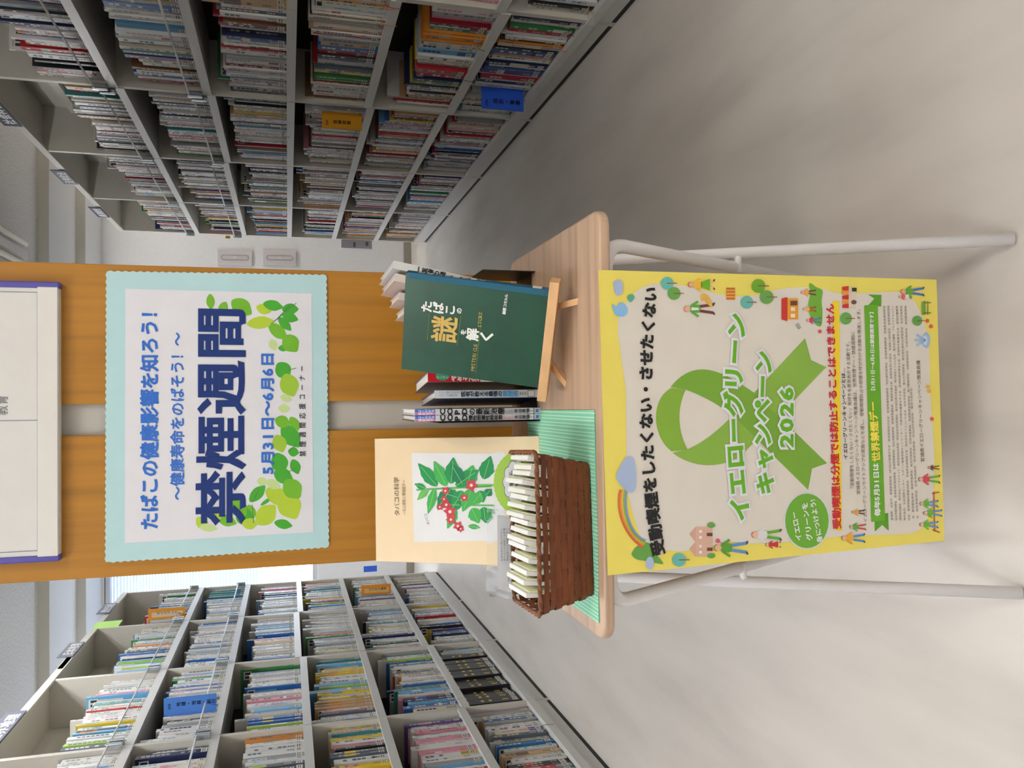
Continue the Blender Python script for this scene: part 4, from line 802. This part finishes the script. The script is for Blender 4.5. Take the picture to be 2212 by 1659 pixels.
for s_, foot in ((.105, onz(1252, 650, ZT)), (.032, onz(1226, 832, ZT))):
    f = foot+np.array([0, .004, .0008]); M_ = BLc+r1*s_+nb*.019-up*.004; d = (M_-f)*2.6
    b = MB(); e1 = r1*.009; dn = d/np.linalg.norm(d); e2 = np.cross(dn, r1); e2 = nrm(e2 if e2[1] > 0 else -e2)*.009
    b.obox(f-e1/2, e1, e2, d); b.build('front_leg', WD, t, bevel=.0005)
f = BLc+r1*.066+bk*.125; f[2] = ZT+.0006; top = BLc+r1*.062+nb*.032+up*.15; b = MB(); b.obox(f, r1*.009, bk*.006, top-f); b.build('rear_leg', WD, t, bevel=.0005)
# ---------------------------------------------------------------- cream book leaning on the wooden end
CW, CH_ = .187, .262; cb = np.array([-.2409, 1.1338, ZM]); cl = .56; cy = .0319
r1 = np.array([math.cos(cy), math.sin(cy), 0]); bk = np.array([-math.sin(cy), math.cos(cy), 0]); up = np.array([0, 0, 1])*math.cos(cl)+bk*math.sin(cl); nb = nrm(np.cross(up, r1)); nb = nb if nb[1] > 0 else -nb
cp = Plane(cb, r1, up); qa, qb = cp.q((809, 947)), cp.q((812, 1207)); qc = cp.q((1167, 942)); CW = qc[0]; CH_ = (qa[1]+qb[1])/2
t = thing('book', 'large cream hardback with a tobacco plant picture leaning against the wooden end', 'book', tuple(cb))
CM = mat((238, 214, 176), .35, name='cream_jacket', spec=.4)
b = MB(); b.obox(cb, r1*CW, nb*.002, up*CH_); b.build('front_cover', CM, t, bevel=.0008)
b = MB(); b.obox(cb+nb*.016, r1*CW, nb*.002, up*CH_); b.build('back_cover', CM, t)
b = MB(); b.obox(cb+r1*(CW-.002)+nb*.002, r1*.002, nb*.014, up*CH_); b.build('spine', CM, t)
b = MB(); b.obox(cb+nb*.0022+r1*.002+up*.003, r1*(CW-.005), nb*.0136, up*(CH_-.006)); b.build('page_block', PAGE, t)
b = MB(); b.obox(cb+r1*CW*.4+nb*.03+up*.0, r1*.02, bk*.004, np.array([0, 0, .12])+bk*.02); b.build('prop', WD, t) if False else None
pr = Print(cp); pr.poly([(889, 978), (1090, 980), (1090, 1167), (895, 1171)], (234, 234, 236), .0004, 'printed_plate')
pr.text('タバコの科学', (864, 1115), (862, 1030), 14, (90, 76, 66), .0, .0008); pr.text('―北人奇形と環境因子―', (877, 1112), (876, 1037), 9, (120, 104, 92), 0, .0008); pr.text('タバコ', (930, 1133), (922, 1108), 8, (110, 110, 110), 0, .0010)
random.seed(5)
LG = [(34, 150, 84), (70, 178, 84), (26, 130, 86), (110, 190, 90)]
def lf(a, c, wd, col, l_=.0012):
    a = np.array(a, float); c = np.array(c, float); d = c-a; L_ = np.linalg.norm(d); d /= L_; n_ = np.array([-d[1], d[0]]); Q = []
    for k in range(9): s_ = k/8; Q.append(a+d*L_*s_+n_*wd*math.sin(math.pi*s_**.8)*(1+.12*(k % 2)))
    for k in range(7, 0, -1): s_ = k/8; Q.append(a+d*L_*s_-n_*wd*math.sin(math.pi*s_**.8)*(1+.12*(k % 2)))
    pr.poly([tuple(q) for q in Q], col, l_, 'printed_plant', smooth=True); pr.line(a, a+d*L_*.85, 1.2, (140, 205, 120), l_+.0003, 'printed_plant')
pr.line((1062, 1050), (900, 1058), 4, (96, 180, 90), .0010, 'printed_plant'); pr.line((1070, 1092), (960, 1090), 3.5, (96, 180, 90), .0010, 'printed_plant'); pr.line((1010, 1048), (1075, 1048), 4.5, (120, 196, 90), .0010, 'printed_plant')
for a, c, w_, k in (((945, 1050), (904, 1001), 13, 0), ((965, 1050), (938, 996), 13, 1), ((975, 1045), (980, 988), 15, 0), ((1000, 1045), (975, 1002), 14, 2), ((1010, 1048), (1022, 1005), 16, 1), ((985, 1050), (1035, 1015), 15, 0), ((1045, 1035), (1060, 985), 15, 0), ((920, 1055), (896, 1045), 6, 0), ((925, 1056), (902, 1080), 7, 3), ((940, 1055), (925, 1110), 9, 1),
                     ((975, 1055), (945, 1100), 14, 2), ((1000, 1060), (970, 1110), 15, 0), ((1020, 1055), (1000, 1105), 14, 1), ((1035, 1060), (1045, 1085), 12, 0), ((985, 1100), (967, 1142), 10, 1), ((1020, 1098), (1035, 1130), 14, 1), ((1045, 1095), (1050, 1130), 13, 0), ((1050, 1070), (1062, 1056), 9, 2), ((1010, 1080), (985, 1080), 12, 2), ((1012, 1136), (1038, 1140), 5, 1), ((1040, 1065), (1020, 1090), 12, 1), ((990, 1075), (960, 1065), 13, 0)): lf(a, c, w_, LG[k], .0009+.0004*random.random())
for c, r_ in (((1019, 1048), 9), ((973, 1105), 9), ((965, 1090), 7), ((1004, 1075), 6), ((975, 1122), 7), ((990, 1136), 7), ((951, 1095), 5), ((960, 1078), 5), ((996, 1142), 5), ((963, 1060), 6)):
    pr.ell(c, r_, r_, (206, 66, 84), .0017, n=10, zig=.7, a0=random.random()); pr.ell(c, r_*.4, r_*.4, (244, 226, 190), .0019, n=8)
pr.finish(t)
# ---------------------------------------------------------------- woven basket
bx, by, byaw, bw, bd, bh, fl = -.1595, .9708, .0572, .1586, .0866, .0731, .0152
BR = mat((112, 62, 34), .55, name='brown_willow', kind='grain', axis=0, lo=.7, hi=1.18, spec=.3); BR2 = mat((128, 76, 42), .55, name='brown_rim', kind='grain', axis=0, lo=.8, hi=1.15)
cr, sr = math.cos(byaw), math.sin(byaw)
def bpt(s_, z, off=0):
    """point on the basket wall, s_ in 0..1 around a rounded rectangle, z above its foot"""
    k = z/bh; W_, D_ = bw/2+fl*k+off, bd/2+fl*k+off; R_ = .008; per = [2*(W_-R_), math.pi*R_/2, 2*(D_-R_), math.pi*R_/2]*2; s = (s_ % 1)*sum(per); i = 0
    while s > per[i] and i < 7: s -= per[i]; i += 1
    x, y = ((-(W_-R_)+s, -D_), None, (W_, -(D_-R_)+s), None, ((W_-R_)-s, D_), None, (-W_, (D_-R_)-s), None)[i] or (0, 0)
    if i % 2:
        a = s/R_+(-math.pi/2 if i == 1 else 0 if i == 3 else math.pi/2 if i == 5 else math.pi); cx, cy_ = ((W_-R_, -(D_-R_)), (W_-R_, D_-R_), (-(W_-R_), D_-R_), (-(W_-R_), -(D_-R_)))[i//2]; x, y = cx+R_*math.cos(a), cy_+R_*math.sin(a)
    return (bx+x*cr-y*sr, by+x*sr+y*cr, ZM+z)
t = thing('basket', 'low brown woven basket on the green mat holding leaflet packets', 'basket', (bx, by, ZM))
NS = 26; rows = 8
for r_ in range(rows):
    z0 = .002+r_*(bh-.007)/rows; z1 = z0+(bh-.007)/rows*(.97 if r_ < rows-2 else .8); n = NS*8; b = MB(); V = []
    for i in range(n):
        off = .0007*math.sin(math.pi*NS*i/n+math.pi*(r_ % 2)); jz = .0003*math.sin(i*.37+r_*2)
        for z, o_ in ((z0+jz, 0), (z1+jz, 0), (z1+jz, -.0008), (z0+jz, -.0008)): V.append(bpt(i/n, z, off+o_))
    b.add(V, [tuple(((i+a) % n)*4+c for a, c in ((0, k), (1, k), (1, (k+1) % 4), (0, (k+1) % 4))) for i in range(n) for k in range(4)]); b.build('weave_band', BR, t)
for i in range(NS):
    for sgn in (0,):
        s_ = (i+.5)/NS; b = MB(); V = []
        for j in range(13):
            z = bh*j/12; off = -.0012*math.cos(math.pi*j*rows/12)*.6-.0006
            for ds, o_ in ((-.0065, 0), (.0065, 0), (.0065, -.0007), (-.0065, -.0007)): V.append(bpt(s_+ds, z, off+o_))
        b.add(V, [(j*4+k, (j+1)*4+k, (j+1)*4+(k+1) % 4, j*4+(k+1) % 4) for j in range(12) for k in range(4)]); b.build('stake', BR, t)
for ph in (0, math.pi):
    b = MB(); b.tube([np.array(bpt(i/160, bh-.001+.0011*math.sin(2*math.pi*i/160*22+ph), .0011*math.cos(2*math.pi*i/160*22+ph))) for i in range(160)], .0021, 7, closed=True); b.build('rim_strand', BR2, t, smooth=True)
b = MB(); n = 80; V = [bpt(i/n, .0012) for i in range(n)]+[bpt(i/n, .0028) for i in range(n)]; b.add(V, [tuple(range(n))[::-1], tuple(range(n, 2*n))]+[(i, (i+1) % n, n+(i+1) % n, n+i) for i in range(n)]); b.build('bottom', BR, t)
# leaflet packets standing in the basket
ex = np.array([cr, sr, 0]); ey = np.array([-sr, cr, 0])
WP = mat((238, 238, 234), .45, name='leaflet_white', spec=.4); YP = mat((242, 242, 196), .45, name='leaflet_yellow')
NP = 16
for i in range(NP):
    s_ = -.078+i*.0099; ln = min(.22, .03+.05*i)+.02*math.sin(i*2.1); up = nrm(ex*math.sin(ln)*(.9)+np.array([0, 0, 1])*math.cos(ln)); hh = .080+.003*math.sin(i*1.7)-(.006 if i > 12 else 0)
    o = np.array([bx, by, ZM+.004])+ex*s_-ey*.038; exn = nrm(np.cross(ey, up)); exn = exn*np.sign(exn@ex)
    where = 'leftmost' if i == 0 else ('rightmost' if i == NP-1 else ordn(i+1)+' from the left')
    t = thing('leaflet_packet', 'folded white and yellow leaflet packet, %s in the woven basket' % where, 'leaflet packet', tuple(o), 'leaflet packets in the basket')
    b = MB(); b.obox(o, exn*.0058, ey*.076, up*hh); b.build('packet', WP, t, bevel=.001)
    b = MB(); b.obox(o+exn*.0060, exn*.0018, ey*.074, up*(hh-.004)); b.build('yellow_sheet', YP, t)
    if i % 3 == 0:
        pr = Print(Plane(o-exn*.0003, ey, up))
        for k in range(3): pr.poly([(.012, hh-.014-k*.006), (.05, hh-.014-k*.006), (.05, hh-.012-k*.006), (.012, hh-.012-k*.006)], (190, 196, 180), .0003, 'printed_lines', px=False)
        pr.finish(t)
# white card with small print in a clear bag, behind the packets
FILM = mat((245, 248, 250), .05, name='clear_film', kind='film', f=.62)
vy = 1.022; pl = Plane(ony(1125, 1290, vy), (1, 0.06, 0), (0, .12, 1)); t = thing('leaflet_bag', 'clear plastic bag with a white printed card standing at the back of the basket', 'plastic bag', tuple(ony(1125, 1210, vy)))
pr = Print(pl); pr.poly([(1074, 1112), (1075, 1272), (1140, 1290), (1145, 1120)], (226, 226, 228), .0, 'card')
for i, l in enumerate(('乱用は自分の体だけでなく', '周りの人の健康にも影響', '相談窓口は保健所まで', 'くわしくは保健福祉部', '健康推進課までご連絡を', 'お気軽にどうぞ')): pr.text(l, (1086+i*6.2, 1212 if i < 4 else 1206), (1085+i*6.2, 1140), 4.8, (120, 120, 124), 0, .0005)
pr.ell((1112, 1246), 4.5, 6, (120, 190, 90), .0006, n=12); pr.text('宮城県', (1101, 1256), (1101, 1236), 5, (110, 130, 110), 0, .0006); pr.finish(t)
b = MB(); nx_, nz_ = 26, 12; V = []; random.seed(11); qs = [pl.q(q) for q in ((1052, 1098), (1050, 1288), (1142, 1296), (1150, 1104))]
for sd_, base in ((0, .0028), (1, -.004)):
    for j in range(nz_+1):
        for i in range(nx_+1):
            s_, v_ = i/nx_, j/nz_; q = (qs[0]*(1-s_)+qs[1]*s_)*(1-v_)+(qs[3]*(1-s_)+qs[2]*s_)*v_
            V.append(pl.pt(q[0], q[1], base*(.3+min(1, v_*2.5)*.7)+.0022*math.sin(i*.9+j*.7+sd_*2)*(1-v_*.6)+.001*math.sin(i*2.3-j)))
G = (nx_+1)*(nz_+1)
b.add(V, [(g+j*(nx_+1)+i, g+j*(nx_+1)+i+1, g+(j+1)*(nx_+1)+i+1, g+(j+1)*(nx_+1)+i) for g in (0, G) for j in range(nz_) for i in range(nx_)]); b.build('film', FILM, t, smooth=True)
# oval green card: please take one
vy = 1.013; pl = Plane(ony(1165, 1100, vy), (1, .1, 0), (0, .25, 1)); t = thing('oval_card', 'green scalloped oval card in clear film inviting people to take one', 'card', tuple(ony(1165, 1050, vy)))
pr = Print(pl)
N_ = 72; pr.poly([(1117+50*math.cos(2*math.pi*i/N_)*(1+(.02 if i % 2 else 0)), 1043+66*math.sin(2*math.pi*i/N_)*(1+(.02 if i % 2 else 0))) for i in range(N_)], (166, 206, 84), .0, 'card')
Q = [];
for i in range(11):
    a = 2*math.pi*i/11
    for k in range(5): r_ = 1+.13*math.sin(math.pi*k/5); aa = a+2*math.pi/11*k/5; Q.append((1117+27*math.cos(aa)*r_, 1041+42*math.sin(aa)*r_))
pr.poly([(1117+(x-1117)*1.05, 1041+(y-1041)*1.04) for x, y in Q], (120, 120, 150), .0004, 'cloud_outline'); pr.poly(Q, (232, 232, 236), .0006, 'cloud')
pr.text('ご 自 由 に、', (1109, 1062), (1107, 1012), 9, BLK, .03, .001); pr.text('お持ちください。', (1120, 1066), (1118, 1008), 9, BLK, .03, .001); pr.finish(t)
b = MB(); qs = [pl.q(q) for q in ((1066, 975), (1066, 1112), (1158, 1112), (1158, 975))]; V = []
for j in range(11):
    for i in range(15):
        s_, v_ = i/14, j/10; q = (qs[1]*(1-s_)+qs[0]*s_)*(1-v_)+(qs[2]*(1-s_)+qs[3]*s_)*v_; V.append(pl.pt(q[0], q[1], .0024+.0012*math.sin(i*1.3+j*.9)+.003*abs(s_-.5)))
b.add(V, [(j*15+i, j*15+i+1, (j+1)*15+i+1, (j+1)*15+i) for j in range(10) for i in range(14)]); b.build('film', FILM, t, smooth=True)
